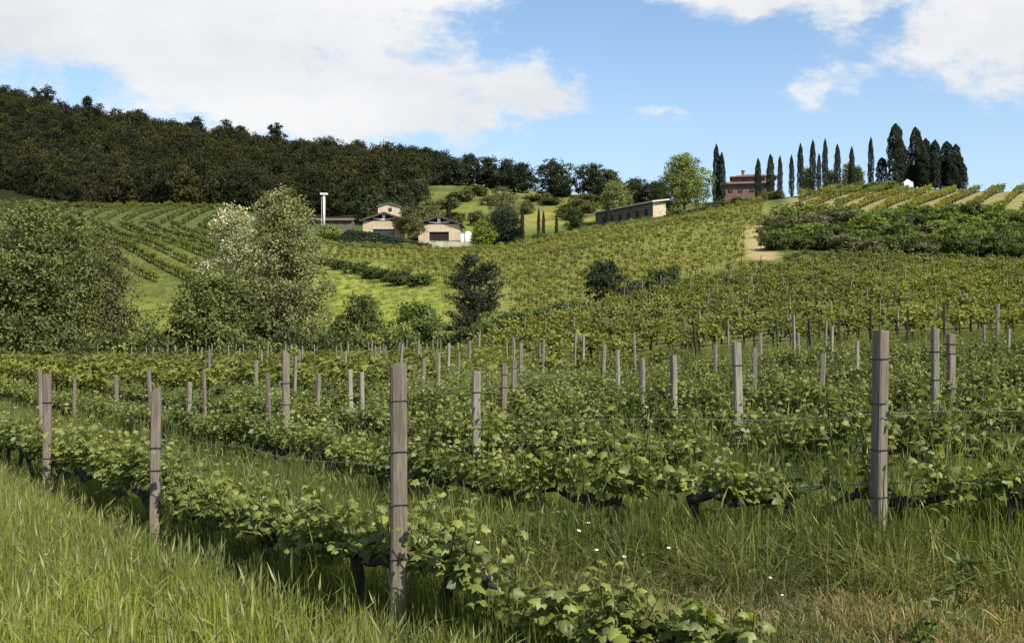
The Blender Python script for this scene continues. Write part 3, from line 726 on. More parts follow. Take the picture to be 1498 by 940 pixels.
# small tower behind
d = 277; s = d / F; p = G3(569, d); p.z = Z(322, d)
o = thing('stone_tower', 'small square stone tower room rising behind the first stone house', 'tower', p)
w = 16 * s
MB().box(-w, w, 0, 5, -2, 20 * s).build('wall', M['stone'], o)
MB().add([(-w, .002, 20 * s), (w, .002, 20 * s), (-.2, .002, 24.5 * s), (-w, 5, 20 * s), (w, 5, 20 * s), (-.2, 5, 24.5 * s)], [(0, 1, 2), (5, 4, 3), (0, 3, 4, 1)]).build('gable', M['stone'], o)
for sg in (-1, 1):
    V = [(sg * (w + .4), -.35, 19.2 * s), (-.2, -.35, 24.6 * s), (-.2, 5.3, 24.6 * s), (sg * (w + .4), 5.3, 19.2 * s)]; V += [(a, b_, c_ + .2) for a, b_, c_ in V]
    MB().add(V, [(0, 1, 2, 3), (7, 6, 5, 4), (0, 4, 5, 1), (1, 5, 6, 2), (2, 6, 7, 3), (3, 7, 4, 0)]).build('roof', M['roof_brown'], o)
wf = MB().box(-.15, .75, -.06, .05, 12.5 * s, 18 * s).build('window', M['timber'], o); MB().box(-.02, .62, -.1, -.062, 13.3 * s, 17.2 * s).build('pane', M['glass'], wf)
# low brown shed and white pillar
d = 268; s = d / F; p = G3(484, d); p.z = Z(328, d)
o = thing('low_shed', 'long low brown shed beside the tall white pillar', 'shed', p, R(2))
MB().box(-31 * s, 31 * s, 0, 6, -2, 6 * s).build('wall', M['barnwall'], o)
V = [(-32 * s, -.6, 5.4 * s), (32 * s, -.6, 5.4 * s), (32 * s, 6.4, 11.5 * s), (-32 * s, 6.4, 11.5 * s)]; V += [(a, b_, c_ + .22) for a, b_, c_ in V]
MB().add(V, [(3, 2, 1, 0), (4, 5, 6, 7), (0, 1, 5, 4), (1, 2, 6, 5), (2, 3, 7, 6), (3, 0, 4, 7)]).build('roof', M['roof_brown'], o)
for i in range(4): MB().box((-24 + 14 * i) * s, (-18 + 14 * i) * s, -.08, -.004, .1, 4.6 * s).build('door', M['timber'], o)
d = 264; s = d / F; p = G3(474, d); p.z = Z(324, d)
o = thing('white_pillar', 'tall thin white pillar with a flat cap above the low shed', 'pillar', p)
MB().tube([(0, 0, -2), (0, 0, 20 * s), (0, 0, 39 * s)], [.28, .27, .26], 12).build('shaft', M['white'], o, True)
MB().box(-.85, .85, -.5, .5, 39 * s, 41.5 * s).build('cap', M['white'], o)
MB().box(-.62, -.5, -.1, .1, -2, 36 * s).build('drain_pipe', M['grey'], o)
# retaining wall
d0, d1 = 254.5, 252
pa, pb = G3(596, d0), G3(738, d1)
o = thing('retaining_wall', 'long pale stone retaining wall below the houses', 'wall', (0, 0, 0))
n = 24
for i in range(n):
    a = pa.lerp(pb, i / n); b_ = pa.lerp(pb, (i + .96) / n); zt = Z(353.5 + 2 * (i % 3 == 0) * .2, 254); zb = Hs(a.x, a.y) - 1
    V = [(a.x, a.y, zb), (b_.x, b_.y, zb), (b_.x, b_.y + .6, zb), (a.x, a.y + .6, zb), (a.x, a.y, zt), (b_.x, b_.y, zt), (b_.x, b_.y + .6, zt), (a.x, a.y + .6, zt)]
    MB().add(V, [(0, 3, 2, 1), (4, 5, 6, 7), (0, 1, 5, 4), (1, 2, 6, 5), (2, 3, 7, 6), (3, 0, 4, 7)]).build('wall_panel', M['stone_low'], o)
# terrace ground behind the wall
V = [(pa.x, pa.y + .6, Z(354.2, 254)), (pb.x, pb.y + .6, Z(354.2, 254)), (pb.x + 1, 266, Z(354.2, 254)), (pa.x - 1, 266, Z(354.2, 254))]; V += [(a, b_, c_ - 2.5) for a, b_, c_ in V]
tag(MB().add(V, [(0, 1, 2, 3), (0, 4, 5, 1), (1, 5, 6, 2), (2, 6, 7, 3), (3, 7, 4, 0)]).build('terrace', M['stone_low']), kind='structure')
# white tank and grey cabinet
d = 258; s = d / F; zt = Z(354.2, 254)
o = thing('white_tank', 'white upright cylindrical tank next to the maroon door house', 'tank', (X(684.5, d), d, zt))
rr = 5.2 * s
MB().tube([(0, 0, 0), (0, 0, .12), (0, 0, 15.5 * s)], [rr, rr, rr], 20).build('shell', M['white'], o, True)
MB().tube([(0, 0, 15.5 * s + .003), (0, 0, 16.6 * s), (0, 0, 17.4 * s), (0, 0, 17.7 * s)], [rr * 1.02, rr * .85, rr * .45, .1], 20).build('dome', M['white'], o, True)
MB().tube([(0, 0, 17.6 * s), (0, 0, 19 * s)], [.12, .12], 8).build('vent', M['grey'], o)
o = thing('grey_cabinet', 'narrow grey cabinet squeezed between the house and the white tank', 'cabinet', (X(676.5, d), d, zt))
MB().box(-.42, .42, -.3, .5, 0, 15 * s).build('case', M['grey'], o); MB().box(-.36, .36, -.34, -.303, .2, 14 * s).build('door', M['white'], o); MB().box(-.5, .5, -.4, .6, 15 * s + .003, 15.6 * s).build('top', M['grey'], o)
# long barn
pr = Vector((X(955, 240), 240, 0)); pl = Vector((X(871, 262), 262, 0)); zt = Z(293.5, 240)
ax = (pl - pr); LN = ax.length; rz = math.atan2(ax.y, ax.x)
o = thing('long_barn', 'long low barn with a pale roof and one sunlit end wall', 'barn', (pr.x, pr.y, zt - 4.5), rz)
W = 3.3
MB().box(0, LN, -W, 0, -3, 4.3).build('wall', M['barnwall'], o)
MB().box(-.14, -.003, -W - .02, .02, -3, 4.3).build('end_wall', M['stone'], o)  # paler than the long wall: sun on this end put into the colour
V = [(-.9, .7, 4.1), (LN + .4, .7, 4.1), (LN + .4, -W - .5, 4.75), (-.9, -W - .5, 4.75)]; V += [(a, b_, c_ + .3) for a, b_, c_ in V]
MB().add(V, [(0, 1, 2, 3), (7, 6, 5, 4), (0, 4, 5, 1), (1, 5, 6, 2), (2, 6, 7, 3), (3, 7, 4, 0)]).build('roof', M['roof_grey'], o)
for i in range(6): 
    wf = MB().box(2 + i * 3.6, 3.2 + i * 3.6, .004, .1, 1.3, 2.9).build('window', M['timber'], o); MB().box(2.1 + i * 3.6, 3.1 + i * 3.6, .102, .13, 1.4, 2.8).build('pane', M['glass'], wf)
# red villa on the crest
d = 272; s = d / F; p = G3(1093, d); p.z = Z(290, d)
o = thing('red_villa', 'red brick villa with tiled roofs and a chimney beside the cypresses', 'villa', p, R(-12))
def hip(x0, x1, y0, y1, z, h, ov, m, name='roof'):
    a, b_, c_, e = x0 - ov, x1 + ov, y0 - ov, y1 + ov; k = min(b_ - a, e - c_) / 2
    ra, rb = ((a + k, (c_ + e) / 2), (b_ - k, (c_ + e) / 2)) if b_ - a > e - c_ else (((a + b_) / 2, c_ + k), ((a + b_) / 2, e - k))
    V = [(a, c_, z), (b_, c_, z), (b_, e, z), (a, e, z), (ra[0], ra[1], z + h), (rb[0], rb[1], z + h + .001), (a, c_, z - .18), (b_, c_, z - .18), (b_, e, z - .18), (a, e, z - .18)]
    return MB().add(V, [(0, 1, 5, 4), (2, 3, 4, 5), (0, 6, 7, 1), (1, 7, 8, 2), (2, 8, 9, 3), (3, 9, 6, 0)]).add([V[i] for i in (0, 3, 4, 1, 2, 5)], [(0, 2, 1), (3, 4, 5)]).add([V[i] for i in (6, 7, 8, 9)], [(3, 2, 1, 0)]).build(name, m, o)
MB().box(-3.6, 6.5, 1, 8, -3, 31.5 * s).build('wall', M['brick'], o)
r1 = hip(-3.6, 6.5, 1, 8, 31.5 * s + .19, 6 * s, .7, M['roof_red'])
MB().box(-5.6, 5.2, -2.2, .997, -3, 20 * s).build('wall', M['brick'], o)
V = [(-6.0, -2.9, 19 * s), (5.7, -2.9, 19 * s), (5.7, .99, 24 * s), (-6.0, .99, 24 * s)]; V += [(a, b_, c_ + .2) for a, b_, c_ in V]
MB().add(V, [(3, 2, 1, 0), (4, 5, 6, 7), (0, 1, 5, 4), (1, 2, 6, 5), (2, 3, 7, 6), (3, 0, 4, 7)]).build('roof', M['roof_red'], o)
MB().box(-8.2, -5.603, -1.5, 5, -3, 13 * s).build('wall', M['render_wall'], o)
V = [(-8.7, -2.0, 11 * s), (-5.61, -2.0, 18 * s), (-5.61, 5.4, 18 * s), (-8.7, 5.4, 11 * s)]; V += [(a, b_, c_ + .2) for a, b_, c_ in V]
MB().add(V, [(3, 2, 1, 0), (4, 5, 6, 7), (0, 1, 5, 4), (1, 2, 6, 5), (2, 3, 7, 6), (3, 0, 4, 7)]).build('roof', M['roof_grey'], o)
ch = MB().box(-1.4, -.7, 3.6, 4.3, 33 * s, 43 * s).build('chimney', M['brick'], r1); MB().box(-1.55, -.55, 3.45, 4.45, 43 * s + .003, 44 * s).build('chimney_cap', M['roof_red'], r1)
MB().box(4.3, 6.503, .9, .997, 25 * s, 31 * s).build('white_panel', M['white'], o)
for (x0, z0) in ((-2.4, 25.5), (.2, 25.5), (2.3, 25.5)):
    wf = MB().box(x0, x0 + 1.0, .93, .997, z0 * s, (z0 + 5) * s).build('window', M['timber'], o); MB().box(x0 + .1, x0 + .9, .89, .927, (z0 + .5) * s, (z0 + 4.5) * s).build('pane', M['glass'], wf)
for x0 in (-4.6, -2.2, .6, 3.2):
    wf = MB().box(x0, x0 + 1.1, -2.27, -2.203, 7 * s, 14 * s).build('window', M['timber'], o); MB().box(x0 + .1, x0 + 1.0, -2.31, -2.273, 7.6 * s, 13.4 * s).build('pane', M['glass'], wf)
# white tent under the cypress clump
d = 249; s = d / F; p = G3(1327, d)
o = thing('white_tent', 'small white pointed tent at the foot of the broad cypresses', 'tent', p)
h0 = Z(262, d) - p.z; w = 6.5 * s
MB().add([(-w, -w, 1.5), (w, -w, 1.5), (w, w, 1.5), (-w, w, 1.5), (0, 0, h0)], [(0, 1, 4), (1, 2, 4), (2, 3, 4), (3, 0, 4), (3, 2, 1, 0)]).build('canopy', M['white'], o)
MB().box(-w, w, -w - .02, -w + .02, .6, 1.497).build('valance', M['white'], o)
for a in (-1, 1):
    for b_ in (-1, 1): MB().tube([(a * w * .96, b_ * w * .96, -.2), (a * w * .96, b_ * w * .96, 1.5)], [.05, .05], 6).build('leg', M['grey'], o)
# utility pole on the wooded crest
d = 430; p = G3(561, d)
o = thing('utility_pole', 'thin wooden utility pole with a crossarm above the wooded crest', 'utility pole', p)
ht = Z(203, d) - p.z
MB().tube([(0, 0, -.5), (0, 0, ht)], [.2, .14], 8).build('pole', M['post'], o)
MB().box(-1.7, 1.7, -.1, .1, ht - 1.6, ht - 1.3).build('crossarm', M['post'], o)
for x_ in (-1.5, 0, 1.5): MB().tube([(x_, 0, ht - 1.297), (x_, 0, ht - .95)], [.09, .06], 6).build('insulator', M['white'], o)
# long clipped hedge in front of the houses
rg = np.random.default_rng(9); n = 9000; t = rg.uniform(0, 1, n)
px = 500 + 132 * t; hd = Z(np.interp(t, [0, .08, .35, .7, 1], [344, 338, 342, 353, 362]), 251) - H((px - CX) / F * 251, np.full(n, 251.0)); dd = 251 + 3 * t + rg.normal(0, .5, n)
face = rg.uniform(0, 1, n)
xx = (px - CX) / F * dd; zz = H(xx, dd)
hz = hd * np.where(face < .6, rg.uniform(0, 1, n) ** .8, rg.uniform(.85, 1.05, n))
yy = np.where(face < .6, 250 + 3 * t + rg.normal(0, .18, n), 250 + 3 * t + rg.uniform(0, 1.8, n))
mb = MB(); f = rg.normal(1, .25, (n, 1)).clip(.4, 1.7)
c0 = np.array([xx.mean(), yy.mean(), zz.mean()])
leaf_quads(mb, np.stack([xx, yy, zz + hz], 1) - c0, np.stack([rg.normal(size=n) * .6, np.where(face < .6, -1, -.2), np.where(face < .6, .4, 1)], 1) + rg.normal(size=(n, 3)) * .5, .42, .7, np.array([.034, .054, .018]) * f, rg)
o = thing('clipped_hedge', 'long dark clipped hedge sloping down before the first stone house', 'hedge', tuple(c0))
mb.build('foliage', M['leaf'], o)
tb = MB()
for i in range(18):
    a = 503 + 7.2 * i; x_ = X(a, 251.5); tb.tube([(x_ - c0[0], 251.5 - c0[1], Hs(x_, 251.5) - c0[2] - .3), (x_ - c0[0], 251.7 - c0[1], Hs(x_, 251.5) - c0[2] + .7)], [.09, .06], 5)
tb.build('stems', M['bark'], o)

# ------------------------------------------------------------------ vines
LEAF2D = np.array([(0, -.08), (.20, -.20), (.44, -.06), (.34, .16), (.50, .38), (.26, .44), (.20, .62), (0, .86), (-.20, .62), (-.26, .44), (-.50, .38), (-.34, .16), (-.44, -.06), (-.20, -.20)])
LV = np.concatenate([[(0, .22, .05)], np.column_stack([LEAF2D, -.16 * (LEAF2D[:, 0] ** 2) * 2 - .10 * np.maximum(LEAF2D[:, 1], 0) ** 2])])
LF = np.array([(0, i, i % 14 + 1) for i in range(1, 15)])
def vine_leaf_batch(mb, P, T, Nn, size, color, rg):
    """lobed vine leaves: base P, direction T, normal N"""
    n = len(P); T = unit(T); Nn = unit(Nn - (Nn * T).sum(1, keepdims=True) * T); B = np.cross(T, Nn)
    s = size[:, None, None]
    curl = rg.uniform(.6, 3.4, (n, 1, 1))
    V = P[:, None] + s * (LV[None, :, 0:1] * B[:, None] + LV[None, :, 1:2] * T[:, None] + curl * LV[None, :, 2:3] * Nn[:, None])
    Fc = (LF[None] + (np.arange(n) * len(LV))[:, None, None]).reshape(-1, 3)
    mb.add(V.reshape(-1, 3), Fc, np.repeat(color, len(LV), 0))
LEAFCOL = np.array([.118, .145, .032])
def vine_geo(rg, nshoot, per, ln, size, zc=.66, arm=.62, spread=.22, droop=.25):
    """shoots along a low cordon: returns leaf bases, directions, normals, sizes, colours, shoot paths"""
    P, T, Nn, S, C, paths = [], [], [], [], [], []
    for k in range(nshoot):
        x0 = rg.uniform(-arm, arm); a = rg.uniform(0, 6.28)
        L = ln * rg.uniform(.55, 1.2); out_ = np.array([math.cos(a) * spread, math.sin(a) * spread * 1.1, 1.0 - droop * rg.uniform(0, 2.4)])
        base = np.array([x0, rg.normal(0, .03), zc + rg.uniform(-.03, .03)]); bend = rg.normal(size=3) * .18
        path = [base + out_ * L * t + bend * L * t * t for t in np.linspace(0, 1, 4)]
        paths.append(path)
        for j in range(per):
            t = (j + rg.uniform(.2, .8)) / per
            b = base + out_ * L * t + bend * L * t * t
            aa = j * 2.6 + rg.uniform(-.6, .6); side = np.array([math.cos(aa), math.sin(aa), rg.uniform(-.25, .35)])
            P.append(b + side * rg.uniform(.03, .08)); T.append(side + np.array([0, 0, -.35 * rg.uniform(0, 1.6)]))
            Nn.append(np.array([0, 0, 1.0]) + rg.normal(size=3) * .62)
            S.append(size * rg.uniform(.65, 1.25) * (1.08 - .55 * t ** 2))
            yng = t ** 2 * rg.uniform(.2, 1.0)
            C.append(LEAFCOL * rg.normal(1, .2) * (1 - yng) + np.array([.25, .265, .065]) * yng)
    return np.array(P), np.array(T), np.array(Nn), np.array(S), np.clip(np.array(C), .01, 1), paths
def wood_mb(rg, arm=.62, zc=.66, r=.038):
    t = MB(); ph = rg.uniform(0, 6.28); k = rg.uniform(.05, .13)
    pts = [(k * math.sin(ph + 4 * q) * q, .5 * k * math.cos(ph + 3 * q) * q, -.08 + (zc + .06) * q) for q in np.linspace(0, 1, 7)]
    t.tube(pts, [r * 1.5, r * 1.15, r, r * 1.12, r * .95, r * 1.1, r * 1.25], 8)
    a = []
    for sgn in ((1, -1) if rg.uniform() < .6 else (1,)):
        c_ = MB(); n = 8; e = arm * rg.uniform(.7, 1.1)
        q = np.linspace(0, 1, n)
        P = np.stack([pts[-1][0] + sgn * e * q, pts[-1][1] + .02 * np.sin(9 * q + ph), zc - .02 + .035 * np.sin(7 * q + ph) - .05 * q * rg.uniform(-.6, 1)], 1)
        c_.tube(P, r * np.array([1.1, .85, 1.05, .75, .95, .7, .8, .3]) * rg.uniform(.85, 1.1), 7)
        for j in range(1, n - 1):
            c_.tube([P[j], P[j] + np.array([.01, .01, .06])], [r * .5, r * .28], 5)
        a.append(c_)
    return t, a
# shared vine kinds for the field
VK = []
for i in range(8):
    rg = np.random.default_rng(800 + i)
    P, T, Nn, S, C, paths = vine_geo(rg, 26, 10, .62, .096, droop=.15)
    fm = MB(); vine_leaf_batch(fm, P, T, Nn, S, C, rg)
    for q in paths: fm.tube(q, [.006, .005, .004, .002], 4, (.10, .12, .035))
    wt, wa = wood_mb(rg)
    VK.append((fm.mesh('vine_foliage', M['vine_leaf'], True), wt.mesh('vine_trunk', M['vine_bark'], True), [a.mesh('vine_arm', M['vine_bark'], True) for a in wa]))
FARV = []
for i in range(8):                                  # vines too far off to show single leaves
    rg = np.random.default_rng(860 + i); n = 110
    C = rg.normal(size=(n, 3)) * np.array([.28, .16, .18]) + np.array([0, 0, .95])
    fm = MB(); f = rg.normal(1, .22, (n, 1)).clip(.5, 1.6)
    leaf_quads(fm, C, rg.normal(size=(n, 3)) * .6 + np.array([0, -.2, .9]), .20, .8, np.array([.145, .160, .038]) * f, rg)
    fm.tube([(0, 0, -.1), (.03, 0, .4), (-.02, 0, .8)], [.05, .04, .04], 5, (.02, .018, .014))
    fm.tube([(-.5, 0, .72), (0, 0, .78), (.5, 0, .72)], [.02, .035, .02], 5, (.02, .018, .014))
    FARV.append(fm.mesh('far_vine', M['far_vine'], True))
SUNV = []  # far vines retinted brighter, sunlight put into the leaf colour
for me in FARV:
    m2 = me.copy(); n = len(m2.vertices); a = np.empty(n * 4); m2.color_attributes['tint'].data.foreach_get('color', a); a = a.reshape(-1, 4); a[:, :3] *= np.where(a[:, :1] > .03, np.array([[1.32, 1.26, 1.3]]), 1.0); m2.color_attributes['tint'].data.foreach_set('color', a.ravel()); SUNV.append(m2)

# candidate vines of the near field
cand = []; vrow = np.random.default_rng(8)
for k in range(0, 60):
    x = -110.0
    while x < 48:
        sl = float(rows_(x) + (roff(k, x + .05) - roff(k, x - .05)) / .1); x += vrow.uniform(.85, 1.35) / math.hypot(1, sl)
        y = rowf(x) + roff(k, x)
        if y < 5.5 or y > 96: continue
        u = CX + F * x / y
        if u < -90 or u > 1590: continue
        if k == 0 and x > 1.15: continue
        if u > 640 and y > 38 + 3 * np.sin(x * .3) * 0: 
            if y > np.interp(u, [640, 700, 800, 1000, 1600], [95, 70, 46, 41, 38]): continue
        cand.append((y, x, k, math.atan(sl)))
cand.sort()
LEAVES = []
for i in range(6):
    rg = np.random.default_rng(920 + i); lb_ = MB()
    vine_leaf_batch(lb_, np.zeros((1, 3)), np.array([[0, 1.0, 0]]), np.array([[0, 0, 1.0]]), np.ones(1), (LEAFCOL * [.9, .7, 1.05, .95, 1.35, .8][i] + np.array([.035, .030, .008]) * (i in (2, 4)))[None], rg)
    LEAVES.append(lb_.mesh('vine_leaf', M['vine_leaf'], True))
GR_V = 'vines of the near vineyard field'
def vine_label(k, x, y):
    if k == 0: return 'low leafy grapevine in the row bordering the tall grass'
    if k == 1: return 'grapevine with black trunk in the row behind the dry grass strip'
    if k < 9: return 'grapevine in the %s row back from the tall grass' % ['third', 'fourth', 'fifth', 'sixth', 'seventh', 'eighth', 'ninth'][k - 2]
    return 'grapevine in the rows of the near field'
nvine = 0; stuffv = []
vr = np.random.default_rng(31)
nbig = 0
for (y, x, k, rz) in cand:
    if nvine >= 300: stuffv.append((x, y, rz)); continue
    z = Hs(x, y); kind = int(vr.integers(0, 8)); scl = vr.uniform(.86, 1.12)
    rzz = rz + (math.pi if vr.uniform() < .5 else 0) + vr.normal(0, .06)
    o = thing('grapevine', vine_label(k, x, y), 'grapevine', (x, y, z - vr.uniform(0, .12) - (float(np.interp(x, [-.8, .2, 1.3], [0, .12, .24])) if k == 0 else 0)), rzz, 'vines of row %d from the tall grass' % (k + 1) if k < 9 else GR_V)
    big = (k == 0 and y < 13.0) or (k == 1 and y < 11.2 and x > .8)
    if big:
        nbig += 1
        rg = np.random.default_rng(2000 + nbig)
        zc = (.66 if x < .1 else .58) if k == 0 else .70; ln = (.58 if x < .2 else .34) if k == 0 else (.80 if abs(x - 3.35) < .55 else .42)
        if k == 0: P, T, Nn, S, C, paths = vine_geo(rg, 30, 10, ln, .110, zc, .58, .32, .40)
        else: P, T, Nn, S, C, paths = vine_geo(rg, 17, 10, ln, .095, zc, .6, .22, .12)
        wt, wa = wood_mb(rg, .62, zc, .042)
        wt.build('trunk', M['vine_bark'], o, True)
        for a in wa: a.build('arm', M['vine_bark'], o, True)
        sh = MB()
        for q in paths: sh.tube(q, [.007, .006, .005, .003], 5)
        sh.build('shoots', M['shoot'], o)['kind'] = 'stuff'
        for j in range(len(P)):
            t = Vector(T[j]).normalized(); nn = Vector(Nn[j]); nn = (nn - nn.dot(t) * t).normalized(); bb = t.cross(nn)
            mt = Matrix((bb, t, nn)).transposed()
            ti = int(rg.integers(0, 4)) if C[j][0] < .13 else int(rg.choice([2, 4]))
            ti = 5 if C[j][0] < .08 else ti
            link('leaf', LEAVES[ti], o, P[j], mt.to_euler(), [S[j]] * 3)
    else:
        fm, tm, am = VK[kind]
        f_ = link('foliage', fm, o, scl=(scl, scl * (1.0 if k else 1.15), scl * (1.0 if k else 1.05))); f_['kind'] = 'stuff'
        link('trunk', tm, o)
        for a in am: link('arm', a, o)
    nvine += 1
sv = np.array(stuffv); sz = H(sv[:, 0], sv[:, 1]); n = len(sv)
tag(scatter('vine_rows', np.column_stack([sv[:, 0], sv[:, 1], sz]), sv[:, 2] + vr.normal(0, .1, n), vr.uniform(.9, 1.2, n), vr.integers(0, 8, n), FARV), 'rows of leafy vines at the far end of the near field', 'vine rows', kind='stuff')

def block(name, label, inside, slope_dx, gap, step, xr, yr, sc0=1.0, jit=.22, seed=0, kinds=None):
    """rows y = slope*x + c clipped to a field outline"""
    rg = np.random.default_rng(seed); pts = []
    a = math.atan(slope_dx); ca, sa = math.cos(a), math.sin(a)
    cx, cy = (xr[0] + xr[1]) / 2, (yr[0] + yr[1]) / 2; R_ = math.hypot(xr[1] - xr[0], yr[1] - yr[0]) / 2
    s_, t_ = np.meshgrid(np.arange(-R_, R_, step), np.arange(-R_, R_, gap))
    s_ = s_ + rg.normal(0, jit, s_.shape); t_ = t_ + rg.normal(0, .06, t_.shape)
    x = (cx + s_ * ca - t_ * sa).ravel(); y = (cy + s_ * sa + t_ * ca).ravel()
    u = CX + F * x / np.maximum(y, 1)
    k = inside(u, y, x) & (y > 2) & (rg.uniform(0, 1, x.shape) > .09)
    x, y = x[k], y[k]; n = len(x)
    o = scatter(name, np.column_stack([x, y, H(x, y)]), np.full(n, a) + rg.normal(0, .3, n), sc0 * rg.normal(1.0, .17, n).clip(.5, 1.4), rg.integers(0, 8, n), kinds or FARV)
    tag(o, label, 'vine rows', kind='stuff'); return x, y, a
block('slope_vine_rows', 'close vine rows climbing the right slope up to the thicket',
      lambda u, y, x: (u > 640) & (u < 1600) & (y > np.interp(u, [640, 700, 800, 1000, 1600], [97, 73, 56, 57, 57])) & (y < fore_max(u)) & ~((u > 1092) & (u < 1142) & (y > 128)),
      .45, 2.4, 1.2, (-20, 110), (40, 155), .98, seed=1)
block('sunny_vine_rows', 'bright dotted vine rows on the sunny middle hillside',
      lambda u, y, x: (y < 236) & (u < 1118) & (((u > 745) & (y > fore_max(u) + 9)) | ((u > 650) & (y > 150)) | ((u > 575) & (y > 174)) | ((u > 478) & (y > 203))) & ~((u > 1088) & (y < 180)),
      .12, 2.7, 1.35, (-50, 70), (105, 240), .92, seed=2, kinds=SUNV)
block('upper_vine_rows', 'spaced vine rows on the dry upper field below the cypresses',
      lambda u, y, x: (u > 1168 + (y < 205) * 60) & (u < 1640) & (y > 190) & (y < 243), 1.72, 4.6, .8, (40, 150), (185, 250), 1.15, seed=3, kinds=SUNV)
block('shaded_vine_rows', 'vine rows slanting uphill below the dark wood',
      lambda u, y, x: (u > -250) & (u < 340) & (y > 236) & (y < 284), -14.0, 4.5, .8, (-175, -55), (190, 290), .95, seed=4)
block('lower_shaded_vine_rows', 'vine rows running downhill beneath the slanting rows',
      lambda u, y, x: (u > 90) & (u < 335) & (y > 160) & (y < 233), -1.5, 4.6, .8, (-130, -30), (140, 245), 1.1, seed=5)

# ------------------------------------------------------------------ posts
def post_mb(w, h, rg, chip=True):
    mb = MB(); q = w / 2; b = w * .12
    ring = [(-q + b, -q), (q - b, -q), (q, -q + b), (q, q - b), (q - b, q), (-q + b, q), (-q, q - b), (-q, -q + b)]
    zs = np.linspace(-.3, h, 9); V = []; slant = rg.uniform(-.5, .5)
    for i, z in enumerate(zs):
        wob = 1 - .06 * i / 8; ox, oy = rg.normal(0, .0018, 2) if 0 < i else (0, 0)
        for (a, c_) in ring: V.append((a * wob + ox, c_ * wob + oy, z + ((rg.uniform(-.014, .014) + a * slant) if i == 8 and chip else 0)))
    fs = [(i * 8 + j, i * 8 + (j + 1) % 8, (i + 1) * 8 + (j + 1) % 8, (i + 1) * 8 + j) for i in range(8) for j in range(8)]
    mb.add(V, fs); mb.f.append(np.array([[64 + j for j in range(8)]]))
    return mb
def ring_mb(w, z, r=.004):
    q = w / 2 + r * .7
    return MB().tube([(-q, -q, z), (q, -q, z + .004), (q, q, z), (-q, q, z - .004), (-q, -q, z)], r, 5, cap=False)
key = [  # px, top row, distance, width m, material, rotation deg, lean x, label
    (583, 532, 8.0, .118, 'post', 12, 0, 'thick weathered square post where the leafy row meets the grass'),
    (228, 569, 15.6, .108, 'post', 8, .008, 'brown square post rising from the row bordering the tall grass'),
    (69, 548, 22.5, .122, 'post', 8, 0, 'farther brown post in the row bordering the tall grass'),
    (418, 514, 20.5, .135, 'post', 20, 0, 'tall grey brown post rising behind the leafy row'),
    (697, 543, 15.0, .110, 'post_pale', 10, 0, 'pale round-topped post standing alone behind the thick square post'),
    (738, 532, 21.5, .105, 'post', 10, .012, 'slim post of the close trio behind the pale post'),
    (752, 526, 25.0, .105, 'post', 10, 0, 'middle post of the close trio behind the pale post'),
    (762, 502, 33.0, .11, 'post', 10, 0, 'tallest rear post of the close trio behind the pale post'),
    (1077, 500, 14.5, .105, 'post_pale', 10, -.03, 'slightly leaning pale post in the middle of the vines'),
    (1290, 483, 8.9, .108, 'post', 32, .015, 'thick split-faced grey post with vine climbing its foot'),
    (1368, 480, 15.5, .095, 'post_pale', 10, 0, 'straight grey post behind the thick split-faced post'),
    (1391, 488, 17.5, .115, 'post', 10, 0, 'stubby grey post beside the straight grey post')]
others = [(275, 558, 26, 'post'), (530, 544, 22, 'post_pale'), (987, 519, 19, 'post'), (940, 524, 21, 'post_pale'), (905, 512, 27, 'post_pale'), (882, 503, 33, 'post_pale'),
          (1103, 508, 24, 'post_pale'), (1200, 516, 22, 'post_pale'), (1254, 498, 28, 'post_pale'), (1217, 477, 34, 'post_pale'), (1046, 503, 31, 'post_pale'), (1170, 486, 37, 'post_pale'), (1113, 487, 38, 'post_pale'),
          (618, 524, 30, 'post_pale'), (640, 516, 32, 'post_pale'), (655, 492, 42, 'post_pale'), (514, 540, 27, 'post_pale'), (300, 540, 30, 'post'), (375, 527, 31, 'post_pale'), (463, 546, 28, 'post'), (223, 540, 28, 'post'),
          (172, 548, 29, 'post'), (108, 551, 29, 'post'), (395, 545, 25, 'post'), (430, 520, 38, 'post_pale'), (60, 540, 27, 'post'), (687, 488, 50, 'post_pale'), (1475, 486, 36, 'post_pale'), (1440, 478, 40, 'post_pale'), (306, 510, 45, 'post_pale'), (853, 482, 48, 'post_pale'), (841, 480, 50, 'post')]
npost = 0
for i, (px, top, d, w, mt, rot, lean, lb) in enumerate(key):
    if i in (1, 2):                                       # these two stand just before the leafy row
        for _ in range(40): d = .7 * d + .3 * (float(rowf(X(px, d))) - .38)
    if i == 0: d = 7.8
    rg = np.random.default_rng(50 + i); p = G3(px, d); h = min(max(Z(top, d) - p.z, 1.5), 2.5)
    p.x -= lean * h
    o = thing('vineyard_post', lb, 'post', p, 0)
    o.rotation_euler = (0, math.atan(lean), R(rot))
    sh = post_mb(w, h, rg).build('shaft', M[mt], o)
    for z in ([.66, 1.02 + .1 * rg.uniform(), 1.42, 1.78] if d < 10 else list(rg.choice([.72, .95, 1.2, 1.45, 1.6], 2, False))):
        if z < h - .05: ring_mb(w, z, .005 if d < 10 else .007).build('wire_tie', M['tie'], o)
    npost += 1
UP = {}
for mt in ('post', 'post_pale', 'post_dark'):
    UP[mt] = [post_mb([.095, .075, .085][i], 1.0, np.random.default_rng(600 + i), False).mesh('post_' + mt, M[mt]) for i in range(3)]
pr_ = np.random.default_rng(3)
def small_post(x, y, h, mt, lx, ly, label, group, w=1.0):
    o = link('vineyard_post', UP[mt][int(pr_.integers(0, 3))], None, (x, y, Hs(x, y)), (ly, lx, pr_.uniform(0, 1.5)), (w, w, h))
    return tag(o, label, 'post', group)
GP = 'posts of the near vineyard field'
